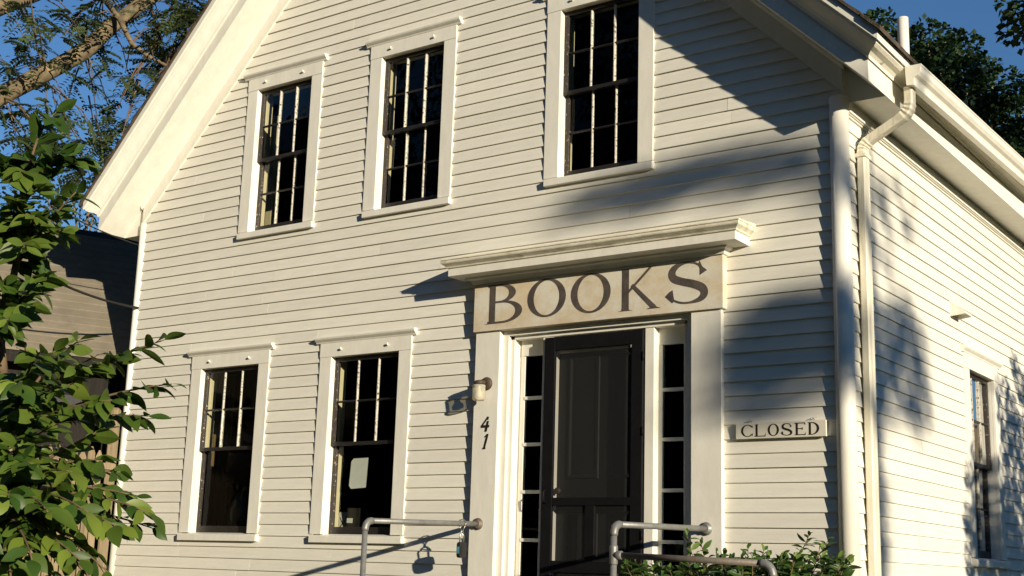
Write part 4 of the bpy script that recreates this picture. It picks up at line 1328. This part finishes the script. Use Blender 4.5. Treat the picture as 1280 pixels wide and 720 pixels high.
def back_trees():
    rr = random.Random(3)
    D = 27.0
    cl = []
    for px, py, r in ((1105, 60, .9), (1130, 62, .8), (1160, 55, .9), (1150, 90, 1.0), (1185, 75, .9), (1200, 62, .7), (1185, 110, 1.1), (1215, 95, .8), (1220, 130, 1.0), (1250, 110, .8), (1262, 118, .55), (1250, 150, 1.0), (1275, 140, .6), (1235, 85, .4), (1280, 175, .9), (1120, 100, 1.1), (1085, 40, .7), (1100, 28, .5),
                      (1150, 130, 1.3), (1210, 170, 1.4), (1270, 200, 1.2), (1090, 90, 1.2), (1040, 60, 1.2), (1060, 110, 1.6), (1130, 180, 1.8), (1220, 230, 1.8), (1310, 200, 1.3), (1330, 150, .8)):
        cl.append((at(px, py, D + rr.uniform(-1.2, 1.2)), r * .62))
    c = at(1170, 300, D)
    maple('dense dark green maple rising behind the right side of the roof', (c.x, c.y, 0), at(1150, 60, D).z, cl, .125, 1500, 31, trunk_r=.32)
    cl = []
    for px, py, r in ((1272, 5, .35), (1268, 38, .28), (1280, 48, .25), (1290, 20, .4), (1310, 0, .6), (1330, 40, .6), (1350, -20, .8), (1400, 20, 1.2), (1420, -60, 1.4), (1480, 0, 1.5), (1460, 80, 1.3)):
        cl.append((at(px, py, 19 + rr.uniform(-.5, .5)), r * .8))
    c = at(1480, 300, 19)
    maple('taller maple whose leaf tips enter the upper right corner', (c.x, c.y, 0), at(1470, -80, 19).z, cl, .13, 700, 32, trunk_r=.25)
    # scrubby small-leaved tree far left behind the eave
    cl = []
    for px, py, r in ((60, 250, 1.3), (100, 265, 1.2), (130, 280, 1.1), (90, 235, 1.0), (150, 300, 1.2), (30, 270, 1.3), (120, 250, .7), (170, 310, 1.0)):
        cl.append((at(px, py, 32 + rr.uniform(-1, 1)), r * .75))
    c = at(90, 400, 32)
    maple('thin pale tree seen through the gap under the left eave', (c.x, c.y, 0), at(90, 240, 32).z, cl, .12, 190, 33, m='leaf_locust', trunk_r=.18)
back_trees()

# ================================================================ trees across the street whose shade falls on the front
def on_front(x, z, s): return Vector((x, 0, z)) + SUN * s
def on_side(y, z, s): return Vector((0, y, z)) + SUN * s
def shade_trees():
    S = 26.0
    rr0 = random.Random(6)
    cl = []
    def add(p, r): cl.append((p, r))
    # limb shadow slanting across the front
    for x, z, r in ((-2.5, 4.70, .12), (-2.2, 4.68, .16), (-1.9, 4.72, .16), (-1.6, 4.70, .18), (-1.3, 4.74, .18), (-1.0, 4.72, .18), (-.7, 4.74, .18), (-.4, 4.68, .16), (-.1, 4.60, .16)):
        add(on_front(x, z, S), r)
    for x, z, r in ((-.85, 3.42, .20), (-.62, 3.32, .28), (-.35, 3.40, .30), (-.15, 3.30, .30), (-.75, 3.12, .22), (-.4, 3.12, .26), (-.15, 3.08, .22), (-.55, 3.55, .2)):
        add(on_front(x, z, S), r)
    for y, z, r in ((.75, 3.55, .20), (1.0, 3.45, .24), (1.25, 3.4, .24), (1.0, 3.15, .22), (1.3, 3.1, .2), (.8, 3.2, .2), (1.5, 3.35, .22), (1.3, 3.75, .20), (1.55, 3.05, .18), (1.0, 3.75, .18), (1.45, 2.9, .16), (.8, 3.0, .2), (.75, 4.75, .12), (.8, 4.5, .10), (1.25, 4.8, .13), (1.3, 4.55, .11), (1.32, 4.35, .10), (.85, 4.3, .10), (.6, 4.6, .12), (.55, 4.2, .12), (1.6, 4.7, .10), (.9, 4.05, .10), (1.5, 3.6, .14), (.5, 2.6, .12), (.5, 2.2, .12), (.5, 1.8, .12), (.5, 3.0, .12)):
        add(on_side(y, z, S), r)
    b = on_side(.40, 0, S); b.z = 0
    tz = lambda z: Vector((b.x + .05, b.y, SUN.z * S + z))
    limbs = [[tz(3.9), on_front(-.1, 4.58, S), on_front(-.6, 4.72, S), on_front(-1.3, 4.73, S), on_front(-2.1, 4.70, S), on_front(-2.7, 4.68, S)],
             [tz(2.6), on_front(-.1, 3.15, S), on_front(-.5, 3.30, S), on_front(-.9, 3.45, S)], [tz(2.7), on_side(.8, 3.2, S), on_side(1.2, 3.5, S), on_side(1.3, 3.8, S)]]
    maple('tall street maple standing to the right, shading the shop front', (b.x, b.y, 0), 12.5, [(c + Vector((rr0.uniform(-.12, .12), rr0.uniform(-.12, .12), rr0.uniform(-.08, .08))), r * rr0.uniform(.7, 1.15)) for c, r in cl], .11, 2500, 51, limbs_to=limbs, trunk_r=.17)
    # a nearer thin-leaved tree dappling the side wall round its window
    S2 = 9.0; cl2 = []
    rr = random.Random(77)
    for y, z, r in ((2.95, 2.4, .16), (2.9, 2.1, .2), (3.1, 1.9, .25), (3.2, 2.3, .2), (3.6, 2.1, .3), (4.0, 2.0, .35), (4.4, 2.1, .4), (4.3, 2.7, .3), (4.7, 3.0, .3), (4.0, 2.9, .18), (3.9, 3.2, .12), (4.3, 3.3, .2), (4.7, 3.6, .2), (5.0, 2.5, .4), (3.4, 1.6, .35), (4.2, 1.6, .4), (2.9, 1.6, .2), (5.3, 3.4, .4), (4.15, 3.5, .1), (4.5, 3.8, .12), (2.75, 2.55, .10), (2.7, 2.15, .14), (2.72, 1.8, .16), (2.95, 2.75, .10), (3.3, 2.7, .16), (3.75, 2.55, .22), (3.95, 2.35, .2), (4.25, 1.9, .25), (3.5, 1.8, .25), (3.85, 3.45, .12), (4.35, 3.1, .2)):
        cl2.append((on_side(y, z, S2), r * 1.0))
    b = on_side(5.0, 0, S2); b.z = 0
    maple('slender young tree beside the house dappling the side wall', (b.x, b.y, 0), 5.6, cl2, .09, 4200, 52, limbs_to=[[Vector((b.x, b.y, 1.5)), on_side(4.2, 2.0, S2), on_side(3.2, 2.2, S2)], [Vector((b.x, b.y, 2.5)), on_side(4.6, 3.2, S2)]], trunk_r=.07)
shade_trees()

def sky_block_belt():  # unseen trees added to cut ambient sky light and darken window reflections
    rr = random.Random(88)
    root_loc = Vector((0, -40, 0))
    v, f = [], []
    def clump(c, r, n, z):
        for k in range(n):
            u = rv(rr)
            while u.length > 1: u = rv(rr)
            p = Vector(c) + Vector((u.x * r, u.y * r * .6, u.z * z))
            if p.z < 0.1: p.z = rr.uniform(.1, 1)
            d = (rv(rr)).normalized(); s_ = d.cross(rv(rr).normalized())
            if s_.length < .1: continue
            s_.normalize(); L = rr.uniform(.5, 1.1); i = len(v)
            for q in (p, p + d * L * .5 + s_ * L * .4, p + d * L, p + d * L * .5 - s_ * L * .4): v.append(tuple(q - root_loc))
            f.append((i, i + 1, i + 2, i + 3))
    for k in range(88):
        az = R(-150 + 300 * k / 87)             # measured from -Y towards +X
        dist = rr.uniform(31, 38)
        c = Vector((-4 + dist * math.sin(az), -2 - dist * math.cos(az), 0))
        sa = math.degrees(math.atan2(2.3, 1.0))
        off = abs(math.degrees(az) - sa)
        h = 5.0 if off < 16 else (8.0 if off < 24 else rr.uniform(17, 23))
        if c.y > 10: h = min(h, 9)
        if math.degrees(az) > 95: h = 12
        clump((c.x, c.y, h * .5), 4.2, int(230 * h / 4), h * .5)
    me = bpy.data.meshes.new('sky_block_belt'); me.from_pydata(v, [], f); me.materials.append(M['leaf_sky_block'])
    o = bpy.data.objects.new('sky_block_belt', me); COL.objects.link(o); o.location = root_loc
    tag(o, 'added unseen belt of dark foliage keeping sky light off the shop front', 'trees', kind='stuff')
sky_block_belt()

def sky_block_canopy():  # canopy out of view, added to shut out sky and deepen the shadows
    rr = random.Random(61)
    cl = []
    for k in range(30):
        cl.append((Vector((rr.uniform(-15, 7), rr.uniform(-27, -13.5), rr.uniform(9.5, 17))), rr.uniform(1.8, 2.8)))
    maple('added unseen tree canopy behind the viewer blocking sky light', (-4, -20, 0), 16, cl, .5, 85, 62, m='leaf_sky_block', trunk_r=.5)
sky_block_canopy()
